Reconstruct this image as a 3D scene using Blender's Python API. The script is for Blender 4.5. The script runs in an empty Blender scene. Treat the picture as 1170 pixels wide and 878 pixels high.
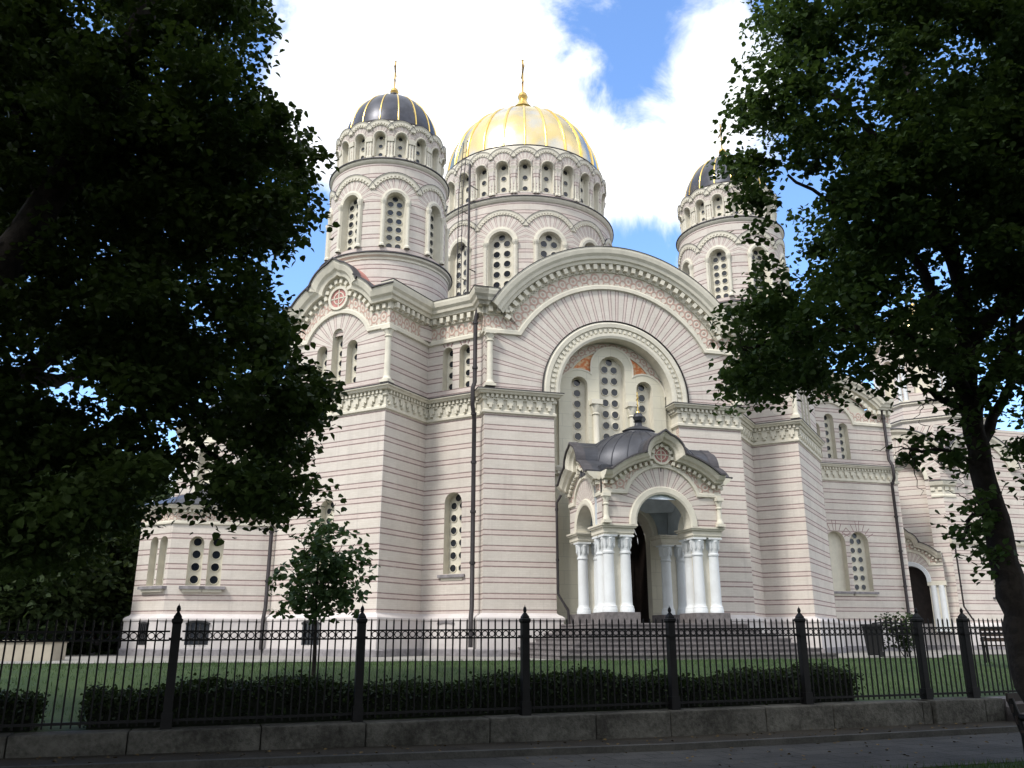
import bpy, bmesh, math, random
import numpy as np
from mathutils import Vector, Matrix
from mathutils.geometry import tessellate_polygon
R = math.radians
PI = math.pi
rng = np.random.default_rng(7)
random.seed(7)
C = bpy.context.scene.collection
SC = bpy.context.scene

# ------------------------------------------------------------------ camera
EYE = 1.6
FPX, HOR = 970.0, 730.0
PITCH = math.asin((HOR - 439) / math.hypot(FPX, HOR - 439))
cam = bpy.data.cameras.new('camera')
cam.sensor_width = 36
cam.lens = FPX / 1170 * 36
cam.clip_end = 2000
co = bpy.data.objects.new('camera', cam)
C.objects.link(co)
co.location = (0, 0, EYE)
co.rotation_euler = (PI / 2 + PITCH, 0, 0)
SC.camera = co
# ------------------------------------------------------------------ light
SUN_EL, SUN_AZ = 50.0, 221.0           # azimuth clockwise from +Y (the view direction): behind the camera
w = bpy.data.worlds.new('World')
SC.world = w
w.use_nodes = True
SKY_STRENGTH = 0.13
CLOUD = 7.0
SC.view_settings.view_transform = 'Standard'
SC.view_settings.look = 'None'
SC.view_settings.gamma = 1
SC.view_settings.exposure = 0.74
SC.cycles.use_denoising = True
SC.cycles.max_bounces = 6
SC.cycles.diffuse_bounces = 3
SC.cycles.glossy_bounces = 2
SC.cycles.transmission_bounces = 4
SC.cycles.transparent_max_bounces = 4
sl = bpy.data.lights.new('sun', 'SUN')
sl.energy = 2.0
sl.angle = R(10)
sl.color = (1.0, 0.955, 0.89)
so = bpy.data.objects.new('sun', sl)
C.objects.link(so)
_sd = Vector((math.sin(R(SUN_AZ)) * math.cos(R(SUN_EL)), math.cos(R(SUN_AZ)) * math.cos(R(SUN_EL)), math.sin(R(SUN_EL))))
so.rotation_euler = (-_sd).to_track_quat('-Z', 'Y').to_euler()


def pray(x, y):
    u, v = x - 585, 439 - y
    return Vector((u, FPX * math.cos(PITCH) - v * math.sin(PITCH), FPX * math.sin(PITCH) + v * math.cos(PITCH)))


def at(x, y, Y):
    """the place Y metres ahead of the camera that the photograph shows at pixel x, y"""
    r = pray(x, y)
    return Vector((0, 0, EYE)) + r * (Y / r.y)


# ---- node helpers
class N:
    def __init__(s, nt): s.nt = nt
    def n(s, typ, **kw):
        o = s.nt.nodes.new(typ)
        for k, v in kw.items(): setattr(o, k, v)
        return o
    def l(s, a, b): s.nt.links.new(a, b)
    def put(s, sock, v):
        if hasattr(v, 'is_output') or isinstance(v, bpy.types.NodeSocket): s.l(v, sock)
        elif v is not None: sock.default_value = v
    def m(s, op, a, b=None, c=None):
        o = s.n('ShaderNodeMath', operation=op)
        s.put(o.inputs[0], a); s.put(o.inputs[1], b) if b is not None else None
        if c is not None: s.put(o.inputs[2], c)
        return o.outputs[0]
    def vm(s, op, a, b=None):
        o = s.n('ShaderNodeVectorMath', operation=op)
        s.put(o.inputs[0], a)
        if b is not None: s.put(o.inputs[1], b)
        return o.outputs['Value'] if op in ('DOT_PRODUCT', 'LENGTH', 'DISTANCE') else o.outputs[0]
    def noise(s, vec, scale, detail=4, rough=.55, dist=0.):
        o = s.n('ShaderNodeTexNoise')
        if vec is not None: s.l(vec, o.inputs['Vector'])
        o.inputs['Scale'].default_value = scale; o.inputs['Detail'].default_value = detail
        o.inputs['Roughness'].default_value = rough; o.inputs['Distortion'].default_value = dist
        return o.outputs['Fac']
    def ramp(s, f, lo, hi, smooth=True):
        o = s.n('ShaderNodeMapRange')
        if smooth: o.interpolation_type = 'SMOOTHSTEP'
        s.put(o.inputs[0], f); s.put(o.inputs[1], lo); s.put(o.inputs[2], hi)
        o.inputs[3].default_value = 0; o.inputs[4].default_value = 1
        return o.outputs[0]
    def mix(s, f, a, b):
        o = s.n('ShaderNodeMix', data_type='RGBA')
        s.put(o.inputs[0], f)
        s.put(o.inputs[6], (*a, 1) if isinstance(a, tuple) and len(a) == 3 else a)
        s.put(o.inputs[7], (*b, 1) if isinstance(b, tuple) and len(b) == 3 else b)
        return o.outputs[2]


# ---- world: physical sky with broken cloud
wn = N(w.node_tree)
for x in list(w.node_tree.nodes): w.node_tree.nodes.remove(x)
wout = wn.n('ShaderNodeOutputWorld'); wbg = wn.n('ShaderNodeBackground')
sky = wn.n('ShaderNodeTexSky', sky_type='NISHITA')
sky.sun_disc = False
sky.sun_elevation = R(SUN_EL)
sky.sun_rotation = R(SUN_AZ)
sky.air_density = 1.1; sky.dust_density = .6; sky.ozone_density = 2.5
tc = wn.n('ShaderNodeTexCoord')
d = wn.vm('NORMALIZE', tc.outputs['Generated'])
nz = wn.noise(d, 2.6, 7, .58, .35)
nz2 = wn.noise(d, 11.0, 7, .62, .5)
cov = wn.m('ADD', wn.m('MULTIPLY', wn.m('SUBTRACT', nz, .5), 1.9), wn.m('MULTIPLY', wn.m('SUBTRACT', nz2, .5), 1.9))
cov = wn.m('ADD', cov, .80)
# openings in the cloud: (direction of view, angular radius, depth)
for (px, py, rad, dep) in [(715, 10, .085, .55), (700, 95, .050, .52), (640, 5, .04, .40), (770, 20, .04, .3), (325, 325, .10, 1.2), (345, 290, .06, .5), (722, 282, .04, .42), (970, 425, .10, 1.5), (1020, 440, .06, 1.0), (1140, 330, .14, 1.1),
                           (120, 160, .16, .8), (150, 20, .14, 1.0), (110, 470, .07, 1.0), (90, 420, .06, .8), (1290, 120, .35, 1.0), (-200, 200, .3, 1.0)]:
    v = pray(px, py).normalized()
    dd = wn.vm('DISTANCE', d, tuple(v))
    cov = wn.m('SUBTRACT', cov, wn.m('MULTIPLY', wn.ramp(dd, rad * 2.0, rad * .1), dep))
for (px, py, rad, dep) in [(450, 60, .22, .5), (760, 140, .10, .35), (672, 66, .022, .35), (330, 120, .12, .4), (830, 60, .07, .3), (740, 200, .06, .35)]:
    v = pray(px, py).normalized()
    dd = wn.vm('DISTANCE', d, tuple(v))
    cov = wn.m('ADD', cov, wn.m('MULTIPLY', wn.ramp(dd, rad * 1.6, rad * .3), dep))
mask = wn.ramp(cov, .18, .82)
shade = wn.noise(d, 5.0, 5, .5, .2)
cl = wn.mix(wn.ramp(shade, .35, .7), (CLOUD * .80, CLOUD * .85, CLOUD * .92), (CLOUD * 1.08, CLOUD * 1.08, CLOUD * 1.08))
mul = wn.n('ShaderNodeMix', data_type='RGBA', blend_type='MULTIPLY'); mul.inputs[0].default_value = 1
wn.l(sky.outputs[0], mul.inputs[6]); mul.inputs[7].default_value = (1.15, 1.35, 1.6, 1)
col = wn.mix(mask, mul.outputs[2], cl)
wn.l(col, wbg.inputs[0]); wbg.inputs[1].default_value = SKY_STRENGTH
wn.l(wbg.outputs[0], wout.inputs[0])

# ------------------------------------------------------------------ materials
MATS = {}


def mat(name, col=(.5, .5, .5), rough=.7, metal=0., var=.12, vscale=3., col2=None, bump=.0, bscale=40., spec=.3, trans=None):
    m = bpy.data.materials.new(name); m.use_nodes = True
    n = N(m.node_tree); b = m.node_tree.nodes['Principled BSDF']
    tcx = n.n('ShaderNodeTexCoord')
    f = n.noise(tcx.outputs['Object'], vscale, 6, .6)
    if col2 is None: c = n.mix(n.ramp(f, .3, .7), tuple(x * (1 - var) for x in col), tuple(min(1, x * (1 + var)) for x in col))
    else: c = n.mix(n.ramp(f, .42, .62), col, col2)
    n.l(c, b.inputs['Base Color'])
    b.inputs['Roughness'].default_value = rough; b.inputs['Metallic'].default_value = metal
    b.inputs['Specular IOR Level'].default_value = spec
    if bump:
        bp = n.n('ShaderNodeBump'); bp.inputs['Strength'].default_value = bump; bp.inputs['Distance'].default_value = .02
        n.l(n.noise(tcx.outputs['Object'], bscale, 4), bp.inputs['Height']); n.l(bp.outputs[0], b.inputs['Normal'])
    MATS[name] = m
    return m


PER = .58


def striped(name, k, lim=99.):
    """pinkish render with paired dark red joints; UV.y = height over the springing of an arch, radial above it"""
    m = bpy.data.materials.new(name); m.use_nodes = True
    n = N(m.node_tree); b = m.node_tree.nodes['Principled BSDF']
    uv = n.n('ShaderNodeUVMap'); sp = n.n('ShaderNodeSeparateXYZ'); n.l(uv.outputs[0], sp.inputs[0])
    u, v = n.m('ABSOLUTE', sp.outputs[0]), sp.outputs[1]
    ang = n.m('MULTIPLY', n.m('ARCTAN2', v, n.m('MAXIMUM', u, .0001)), k)
    up = n.m('MULTIPLY', n.m('GREATER_THAN', v, 0.), n.m('LESS_THAN', n.m('SQRT', n.m('ADD', n.m('MULTIPLY', u, u), n.m('MULTIPLY', v, v))), lim))
    vv = n.m('ADD', n.m('MULTIPLY', up, ang), n.m('MULTIPLY', n.m('SUBTRACT', 1., up), v))
    fr = n.m('FRACT', n.m('ADD', n.m('DIVIDE', vv, PER), 1000.25))
    def line(c, hw): return n.ramp(n.m('ABSOLUTE', n.m('SUBTRACT', fr, c)), hw * 1.3, hw * .7)
    ln = n.m('MAXIMUM', line(.2, .041), line(.52, .041))
    band = n.ramp(n.m('ABSOLUTE', n.m('SUBTRACT', fr, .36)), .165, .15)
    g = n.n('ShaderNodeTexCoord'); ob = g.outputs['Object']
    f = n.noise(ob, .8, 6, .65); f2 = n.noise(ob, 14., 4, .6)
    base = n.mix(n.ramp(f, .3, .72), (.60, .553, .497), (.70, .647, .585))
    pink = n.mix(n.ramp(f, .3, .72), (.60, .515, .475), (.69, .60, .55))
    c = n.mix(band, base, pink)
    sc = n.n('ShaderNodeSeparateXYZ'); n.l(ob, sc.inputs[0])
    # streaks of dirt running down the render
    br = n.n('ShaderNodeTexBrick'); n.l(uv.outputs[0], br.inputs[0])
    br.inputs['Scale'].default_value = 1; br.inputs['Brick Width'].default_value = .27; br.inputs['Row Height'].default_value = .0725; br.inputs['Mortar Size'].default_value = .006
    br.inputs['Color1'].default_value = (1, 1, 1, 1); br.inputs['Color2'].default_value = (.93, .92, .91, 1); br.inputs['Mortar'].default_value = (.86, .84, .82, 1)
    bm_ = n.n('ShaderNodeMix', data_type='RGBA', blend_type='MULTIPLY'); bm_.inputs[0].default_value = .8
    n.l(c, bm_.inputs[6]); n.l(br.outputs[0], bm_.inputs[7]); c = bm_.outputs[2]
    blo = n.ramp(n.noise(ob, .33, 4, .6), .35, .7)
    c = n.mix(n.m('MULTIPLY', blo, .22), c, (.52, .49, .47))
    mp = n.n('ShaderNodeMapping'); mp.inputs['Scale'].default_value = (2.2, 2.2, .16); n.l(ob, mp.inputs[0])
    st = n.noise(mp.outputs[0], 1.6, 5, .6)
    c = n.mix(n.m('MULTIPLY', n.ramp(st, .52, .8), .38), c, (.38, .345, .32))
    c = n.mix(n.m('MULTIPLY', n.ramp(f2, .35, .75), .10), c, (.48, .43, .40))
    wear = n.ramp(n.noise(ob, 5., 5, .7), .30, .55)
    c = n.mix(n.m('MULTIPLY', ln, n.m('ADD', n.m('MULTIPLY', wear, .30), .54)), c, (.23, .155, .15))
    n.l(c, b.inputs['Base Color']); b.inputs['Roughness'].default_value = .85; b.inputs['Specular IOR Level'].default_value = .2
    bp = n.n('ShaderNodeBump'); bp.inputs['Strength'].default_value = .5; bp.inputs['Distance'].default_value = .02
    n.l(n.m('SUBTRACT', n.m('MULTIPLY', f2, .25), ln), bp.inputs['Height']); n.l(bp.outputs[0], b.inputs['Normal'])
    MATS[name] = m
    return m


def ornament(name, per, ground, line, extra=None):
    """painted scroll band: UV.x along the band (m), UV.y across it 0..1"""
    m = bpy.data.materials.new(name); m.use_nodes = True
    n = N(m.node_tree); b = m.node_tree.nodes['Principled BSDF']
    uv = n.n('ShaderNodeUVMap'); sp = n.n('ShaderNodeSeparateXYZ'); n.l(uv.outputs[0], sp.inputs[0])
    x = n.m('SUBTRACT', n.m('FRACT', n.m('DIVIDE', sp.outputs[0], per)), .5)
    y = n.m('SUBTRACT', sp.outputs[1], .5)
    def ringm(x, y, r, hw):
        q = n.m('SQRT', n.m('ADD', n.m('MULTIPLY', x, x), n.m('MULTIPLY', y, y)))
        return n.ramp(n.m('ABSOLUTE', n.m('SUBTRACT', q, r)), hw * 1.3, hw * .6)
    a = ringm(x, n.m('SUBTRACT', y, .05), .33, .07)
    x2 = n.m('SUBTRACT', .5, n.m('ABSOLUTE', x))
    bb = ringm(x2, n.m('ADD', y, .25), .26, .065)
    cc = ringm(x, n.m('SUBTRACT', y, .05), 0.0, .13)
    ed = n.ramp(n.m('ABSOLUTE', y), .44, .46)
    k = n.m('MAXIMUM', n.m('MAXIMUM', a, bb), cc)
    g = n.n('ShaderNodeTexCoord')
    f = n.noise(g.outputs['Object'], 9., 5, .6)
    c = n.mix(n.m('MULTIPLY', k, n.ramp(f, .2, .5)), ground, line)
    c = n.mix(ed, c, (.60, .57, .47))
    n.l(c, b.inputs['Base Color']); b.inputs['Roughness'].default_value = .8; b.inputs['Specular IOR Level'].default_value = .2
    bp = n.n('ShaderNodeBump'); bp.inputs['Strength'].default_value = .6; bp.inputs['Distance'].default_value = .03
    n.l(k, bp.inputs['Height']); n.l(bp.outputs[0], b.inputs['Normal'])
    MATS[name] = m
    return m


def ashlar(name, col, jc, sx, sy):
    m = bpy.data.materials.new(name); m.use_nodes = True
    n = N(m.node_tree); b = m.node_tree.nodes['Principled BSDF']
    uv = n.n('ShaderNodeUVMap')
    br = n.n('ShaderNodeTexBrick'); n.l(uv.outputs[0], br.inputs[0])
    br.inputs['Scale'].default_value = 1; br.inputs['Brick Width'].default_value = sx; br.inputs['Row Height'].default_value = sy
    br.inputs['Mortar Size'].default_value = .008; br.inputs['Mortar Smooth'].default_value = .3
    br.inputs['Color1'].default_value = (*col, 1); br.inputs['Color2'].default_value = (*[x * .94 for x in col], 1); br.inputs['Mortar'].default_value = (*jc, 1)
    g = n.n('ShaderNodeTexCoord')
    f = n.noise(g.outputs['Object'], 2., 6, .65)
    c = n.mix(n.m('MULTIPLY', n.ramp(f, .45, .75), .3), br.outputs[0], tuple(x * .75 for x in col))
    n.l(c, b.inputs['Base Color']); b.inputs['Roughness'].default_value = .8; b.inputs['Specular IOR Level'].default_value = .2
    MATS[name] = m
    return m


def leafmat(name, c1, c2, trans=.25):
    m = bpy.data.materials.new(name); m.use_nodes = True
    n = N(m.node_tree); nt = m.node_tree; b = nt.nodes['Principled BSDF']; out = nt.nodes['Material Output']
    g = n.n('ShaderNodeNewGeometry')
    f = n.noise(g.outputs['Position'], 1.3, 3, .6); f2 = n.noise(g.outputs['Position'], 17., 2, .5)
    c = n.mix(n.ramp(n.m('ADD', n.m('MULTIPLY', f, .55), n.m('MULTIPLY', f2, .45)), .33, .68), c1, c2)
    n.l(c, b.inputs['Base Color']); b.inputs['Roughness'].default_value = .6; b.inputs['Specular IOR Level'].default_value = .12
    t = n.n('ShaderNodeBsdfTranslucent'); n.l(n.mix(.5, c, (.10, .16, .02)), t.inputs[0])
    mx = n.n('ShaderNodeMixShader'); mx.inputs[0].default_value = trans
    n.l(b.outputs[0], mx.inputs[1]); n.l(t.outputs[0], mx.inputs[2]); n.l(mx.outputs[0], out.inputs[0])
    MATS[name] = m
    return m


striped('striped_flat', 2.1); striped('striped_big', 6.1); striped('striped_porch', 2.3)
striped('striped_tower', 2.1, 1.25); striped('striped_centre', 2.6, 1.62)
mat('joint_red', (.27, .165, .165), .85)
mat('cream', (.645, .61, .515), .8, var=.07, vscale=2.5, bump=.15)
ashlar('cream_ashlar', (.63, .60, .49), (.45, .43, .36), 1.1, .52)
mat('plinth_paint', (.55, .51, .50), .8, col2=(.60, .565, .55), vscale=1.5, bump=.2)
mat('plinth_stone', (.24, .225, .235), .85, var=.2, vscale=5, bump=.3)
mat('white_paint', (.69, .715, .73), .6, col2=(.64, .66, .67), vscale=1.6, bump=.1)
mat('vault_paint', (.60, .66, .72), .8, var=.1, vscale=2)
mat('granite', (.16, .145, .145), .8, var=.25, vscale=7, bump=.3)
mat('lead_roof', (.066, .068, .078), .45, .35, var=.22, vscale=1.2, bump=.15, bscale=6)
mat('roof_edge', (.075, .07, .075), .6, .2, var=.2)
mat('dome_slate', (.060, .062, .076), .36, .3, var=.3, vscale=1.5, bump=.2, bscale=5)
mat('red_roof', (.42, .19, .16), .7, var=.2, vscale=2)
mat('gold', (.78, .60, .28), .26, 1., col2=(.66, .61, .50), vscale=.42, bump=.05, bscale=2.)  # patchy paler tone painted in for reflections on the dome panels
mat('gold_rib', (.86, .62, .20), .28, 1., var=.12, vscale=3)
mat('gold_dark', (.62, .42, .14), .35, 1., var=.15, vscale=6)
mat('glass', (.016, .020, .028), .10, 0., var=.4, vscale=2., spec=.55)
mat('pipe_metal', (.045, .040, .042), .5, .3, var=.2)
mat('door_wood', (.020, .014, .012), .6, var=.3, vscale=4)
mat('mosaic', (.62, .20, .07), .6, col2=(.70, .50, .30), vscale=7)
mat('rosette_red', (.43, .20, .18), .7, var=.2, vscale=9)
mat('window_bars', (.03, .03, .032), .6)
ornament('scroll', .46, (.625, .575, .495), (.50, .34, .285))
ornament('scroll_small', .30, (.625, .575, .495), (.50, .34, .285))
mat('iron', (.006, .006, .0065), .55, .0, var=.3, vscale=8, spec=.2)
mat('bark', (.018, .014, .012), .9, col2=(.034, .028, .023), vscale=7, bump=.9, bscale=18)
leafmat('leaf_left', (.018, .034, .009), (.066, .104, .028), .22)
leafmat('leaf_right', (.020, .044, .015), (.078, .132, .042), .32)
leafmat('leaf_far', (.012, .022, .009), (.035, .055, .018), .15)
leafmat('leaf_sapling', (.030, .060, .022), (.085, .140, .060), .25)
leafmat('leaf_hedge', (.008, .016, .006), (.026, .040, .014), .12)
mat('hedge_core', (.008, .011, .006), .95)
mat('plastic_black', (.012, .012, .013), .45)
mat('wood_dark', (.03, .02, .015), .6, var=.3, vscale=6)
mat('pale_wall', (.40, .36, .29), .85, var=.1, vscale=2, bump=.2)
mat('flower_red', (.40, .03, .04), .6)


# ------------------------------------------------------------------ mesh building
class MB:
    def __init__(s): s.v = []; s.f = []; s.uv = []; s.mi = []

    def poly(s, pts, uvs=None, m=0):
        b = len(s.v); s.v += [tuple(p) for p in pts]
        s.f.append(tuple(range(b, b + len(pts))))
        s.uv.append(uvs if uvs else [(0., -50.)] * len(pts)); s.mi.append(m)

    def box(s, T, u0, u1, o0, o1, z0, z1, m=0):
        p = [T(u, o, z) for z in (z0, z1) for o in (o0, o1) for u in (u0, u1)]
        for q in ((0, 1, 3, 2), (4, 6, 7, 5), (0, 4, 5, 1), (2, 3, 7, 6), (0, 2, 6, 4), (1, 5, 7, 3)):
            s.poly([p[i] for i in q], None, m)

    def prism(s, T, prof, o0, o1, m=0):
        """polygon prof [(u, z)] extruded from o0 to o1"""
        s.poly([T(u, o1, z) for u, z in prof], [(u, z) for u, z in prof], m)
        s.poly([T(u, o0, z) for u, z in reversed(prof)], None, m)
        for i in range(len(prof)):
            (a, b), (c, d_) = prof[i], prof[(i + 1) % len(prof)]
            s.poly([T(a, o0, b), T(c, o0, d_), T(c, o1, d_), T(a, o1, b)], None, m)

    def cyl(s, T, u, o, z0, z1, r0, r1=None, n=12, m=0, caps=True):
        r1 = r0 if r1 is None else r1
        A = [(math.cos(2 * PI * i / n), math.sin(2 * PI * i / n)) for i in range(n)]
        for i in range(n):
            a, b = A[i], A[(i + 1) % n]
            s.poly([T(u + a[0] * r0, o + a[1] * r0, z0), T(u + b[0] * r0, o + b[1] * r0, z0), T(u + b[0] * r1, o + b[1] * r1, z1), T(u + a[0] * r1, o + a[1] * r1, z1)], None, m)
        if caps:
            s.poly([T(u + a[0] * r1, o + a[1] * r1, z1) for a in A], None, m)
            s.poly([T(u + a[0] * r0, o + a[1] * r0, z0) for a in reversed(A)], None, m)

    def lathe(s, T, u, o, prof, n=24, m=0, a0=0.):
        """prof [(r, z)] turned about the vertical at u, o"""
        for (r0, z0), (r1, z1) in zip(prof, prof[1:]):
            for i in range(n):
                a, b = a0 + 2 * PI * i / n, a0 + 2 * PI * (i + 1) / n
                ps = [T(u + math.cos(a) * r0, o + math.sin(a) * r0, z0), T(u + math.cos(b) * r0, o + math.sin(b) * r0, z0), T(u + math.cos(b) * r1, o + math.sin(b) * r1, z1), T(u + math.cos(a) * r1, o + math.sin(a) * r1, z1)]
                if r0 < 1e-5: ps = [ps[0], ps[2], ps[3]]
                elif r1 < 1e-5: ps = ps[:3]
                s.poly(ps, None, m)

    def tube(s, pts, r, n=8, m=0):
        pts = [Vector(p) for p in pts]
        rs = r if isinstance(r, (list, tuple)) else [r] * len(pts)
        rings = []
        for i, p in enumerate(pts):
            t = (pts[min(i + 1, len(pts) - 1)] - pts[max(i - 1, 0)]).normalized()
            x = t.cross(Vector((.13, .97, .21))).normalized() if abs(t.y) < .9 else t.cross(Vector((1, 0, 0))).normalized()
            y = t.cross(x)
            rings.append([p + (x * math.cos(2 * PI * k / n) + y * math.sin(2 * PI * k / n)) * rs[i] for k in range(n)])
        for a, b in zip(rings, rings[1:]):
            for k in range(n): s.poly([a[k], a[(k + 1) % n], b[(k + 1) % n], b[k]], None, m)
        s.poly(rings[-1], None, m); s.poly(rings[0][::-1], None, m)

    def sweep(s, P, A, B, prof, m=0, uvy=None, closed=False):
        L = 0.; n = len(prof)
        for i in range(len(P) - 1):
            l = (P[i + 1] - P[i]).length
            for j in range(n - (0 if closed else 1)):
                (a0, b0), (a1, b1) = prof[j], prof[(j + 1) % n]
                y0, y1 = (uvy[j], uvy[j + 1]) if uvy else (-50, -50)
                s.poly([P[i] + A[i] * a0 + B * b0, P[i + 1] + A[i + 1] * a0 + B * b0, P[i + 1] + A[i + 1] * a1 + B * b1, P[i] + A[i] * a1 + B * b1],
                       [(L, y0), (L + l, y0), (L + l, y1), (L, y1)], m)
            L += l
        for i, fl in ((0, 1), (len(P) - 1, 0)):
            q = [P[i] + A[i] * a + B * b for a, b in prof]
            if n > 2: s.poly(q[::-1] if fl else q, None, m)

    def sweep_h(s, path, prof, m=0, uvy=None):
        """profile [(out, z)] along a plan polyline"""
        P = [Vector((a, b, 0)) for a, b in path]
        s.sweep(P, mitre([(a, b) for a, b in path], 1), Vector((0, 0, 1)), prof, m, uvy)

    def sweep_f(s, T, path, prof, m=0, uvy=None, ext=(0, 0)):
        """profile [(n, o)] along a polyline (u, z) lying in a wall, flat or curved"""
        path = [p for i, p in enumerate(path) if i == 0 or math.hypot(p[0] - path[i - 1][0], p[1] - path[i - 1][1]) > 1e-4]
        M = mitre2(path)
        L = 0.
        ext = [-ext[0]] + [0] * (len(path) - 2) + [ext[1]]      # at a corner the band runs on by its own projection
        for i in range(len(path) - 1):
            (ua, za), (ub, zb), (xa, ya), (xb, yb) = path[i], path[i + 1], M[i], M[i + 1]
            l = math.hypot(ub - ua, zb - za)
            for j in range(len(prof) - 1):
                (n0, o0), (n1, o1) = prof[j], prof[j + 1]
                y0, y1 = (uvy[j], uvy[j + 1]) if uvy else (-50, -50)
                ea, eb = ext[i], ext[i + 1]
                s.poly([T(ua + xa * n0 + ea * o0, o0, za + ya * n0), T(ub + xb * n0 + eb * o0, o0, zb + yb * n0), T(ub + xb * n1 + eb * o1, o1, zb + yb * n1), T(ua + xa * n1 + ea * o1, o1, za + ya * n1)],
                       [(L, y0), (L + l, y0), (L + l, y1), (L, y1)], m)
            L += l
        if len(prof) > 2:
            for i in (0, len(path) - 1):
                if ext[i] == 0: s.poly([T(path[i][0] + M[i][0] * n, o, path[i][1] + M[i][1] * n) for n, o in prof], None, m)

    def dent_h(s, path, sp, wd, o0, o1, z0, z1, m=0, inset=.1):
        for (a, b), (c, d_) in zip(path, path[1:]):
            l = math.hypot(c - a, d_ - b)
            k = int((l - 2 * inset) / sp)
            if k < 1: continue
            T = Face(a, b, math.atan2(d_ - b, c - a))
            for i in range(k + 1):
                u = l / 2 + (i - k / 2) * sp
                s.box(T, u - wd / 2, u + wd / 2, o0, o1, z0, z1, m)

    def dent_f(s, T, path, sp, wd, n0, n1, o0, o1, m=0):
        path = [p for i, p in enumerate(path) if i == 0 or math.hypot(p[0] - path[i - 1][0], p[1] - path[i - 1][1]) > 1e-4]
        L = [0.]
        for a, b in zip(path, path[1:]): L.append(L[-1] + math.hypot(b[0] - a[0], b[1] - a[1]))
        k = int(L[-1] / sp)
        for i in range(k):
            x = (i + .5) * L[-1] / k + 1e-7
            j = max(q for q in range(len(L) - 1) if L[q] <= x)
            f = (x - L[j]) / (L[j + 1] - L[j]); a, b = path[j], path[j + 1]
            cu, cz = a[0] + (b[0] - a[0]) * f, a[1] + (b[1] - a[1]) * f
            du, dz = (b[0] - a[0]) / (L[j + 1] - L[j]), (b[1] - a[1]) / (L[j + 1] - L[j])
            def T2(u, o, z, cu=cu, cz=cz, du=du, dz=dz): return T(cu + du * u - dz * z, o, cz + dz * u + du * z)
            s.box(T2, -wd / 2, wd / 2, o0, o1, n0, n1, m)

    def wall(s, T, outer, holes=(), depth=.35, m=0, mr=None, uz=0., uu=0., warp=None, cuts=()):
        """a wall face with openings; each opening gets reveals going DEPTH inward. UV = (u - uu, z - uz)"""
        loops = [list(outer)] + [list(h) for h in holes]
        flat = [p for l in loops for p in l]
        tris = tessellate_polygon([[Vector((u, z, 0)) for u, z in l] for l in loops])
        if cuts:
            bm = bmesh.new()
            vs = [bm.verts.new((u, z, 0)) for u, z in flat]
            for t in tris:
                try: bm.faces.new([vs[i] for i in t])
                except ValueError: pass
            for c in cuts:
                bmesh.ops.bisect_plane(bm, geom=bm.verts[:] + bm.edges[:] + bm.faces[:], plane_co=(c, 0, 0), plane_no=(1, 0, 0))
            polys = [[(v.co.x, v.co.y) for v in f.verts] for f in bm.faces]
            bm.free()
        else: polys = [[flat[i] for i in t] for t in tris]
        for p in polys:
            s.poly([T(u, 0, z) for u, z in p], [(u - uu, z - uz) for u, z in p], m)
        for h in holes:
            for i in range(len(h)):
                a, b = h[i], h[(i + 1) % len(h)]
                s.poly([T(a[0], 0, a[1]), T(b[0], 0, b[1]), T(b[0], -depth, b[1]), T(a[0], -depth, a[1])], None, m if mr is None else mr)

    def between(s, T, low, high, m=0, n=60, h=.56):
        """the strip of wall between two lines across it; UV.y 0..1 over the lower H metres"""
        def ev(P, u):
            zs = [a[1] + (b[1] - a[1]) * (u - a[0]) / (b[0] - a[0]) for a, b in zip(P, P[1:]) if b[0] > a[0] + 1e-6 and a[0] - 1e-6 <= u <= b[0] + 1e-6]
            return max(zs) if zs else None
        u0, u1 = max(low[0][0], high[0][0]), min(low[-1][0], high[-1][0])
        R_ = []; L = 0.
        for i in range(n + 1):
            u = u0 + (u1 - u0) * i / n
            a, b = ev(low, u), ev(high, u)
            if a is None or b is None: continue
            if R_: L += math.hypot(u - R_[-1][0], a - R_[-1][1])
            R_.append((u, a, max(b, a + .001), L))
        for p, q in zip(R_, R_[1:]):
            s.poly([T(p[0], 0, p[1]), T(q[0], 0, q[1]), T(q[0], 0, q[2]), T(p[0], 0, p[2])], [(p[3], 0), (q[3], 0), (q[3], (q[2] - q[1]) / h), (p[3], (p[2] - p[1]) / h)], m)

    def build(s, name, mats, parent=None, smooth=0.):
        me = bpy.data.meshes.new(name)
        me.from_pydata(s.v, [], s.f)
        ul = me.uv_layers.new(name='UVMap')
        ul.data.foreach_set('uv', np.array([c for f in s.uv for p in f for c in p], dtype=np.float32))
        for k in ([mats] if isinstance(mats, str) else mats): me.materials.append(MATS[k])
        me.polygons.foreach_set('material_index', np.array(s.mi, dtype=np.int32))
        bm = bmesh.new(); bm.from_mesh(me)
        bmesh.ops.remove_doubles(bm, verts=bm.verts, dist=.0005)
        if smooth:
            for f in bm.faces: f.smooth = True
            for e in bm.edges:
                e.smooth = len(e.link_faces) == 2 and e.calc_face_angle(4) < R(smooth)
        bm.to_mesh(me); bm.free()
        me.update()
        o = bpy.data.objects.new(name, me); C.objects.link(o)
        if parent is not None: o.parent = parent
        return o


def mitre(path, side):
    n = []
    for (a, b), (c, d_) in zip(path, path[1:]):
        l = math.hypot(c - a, d_ - b); n.append(((d_ - b) / l, -(c - a) / l))
    out = []
    for i in range(len(path)):
        p, q = n[max(i - 1, 0)], n[min(i, len(n) - 1)]
        k = 1 + p[0] * q[0] + p[1] * q[1]
        out.append(Vector(((p[0] + q[0]) / k, (p[1] + q[1]) / k, 0)))
    return out


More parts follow.
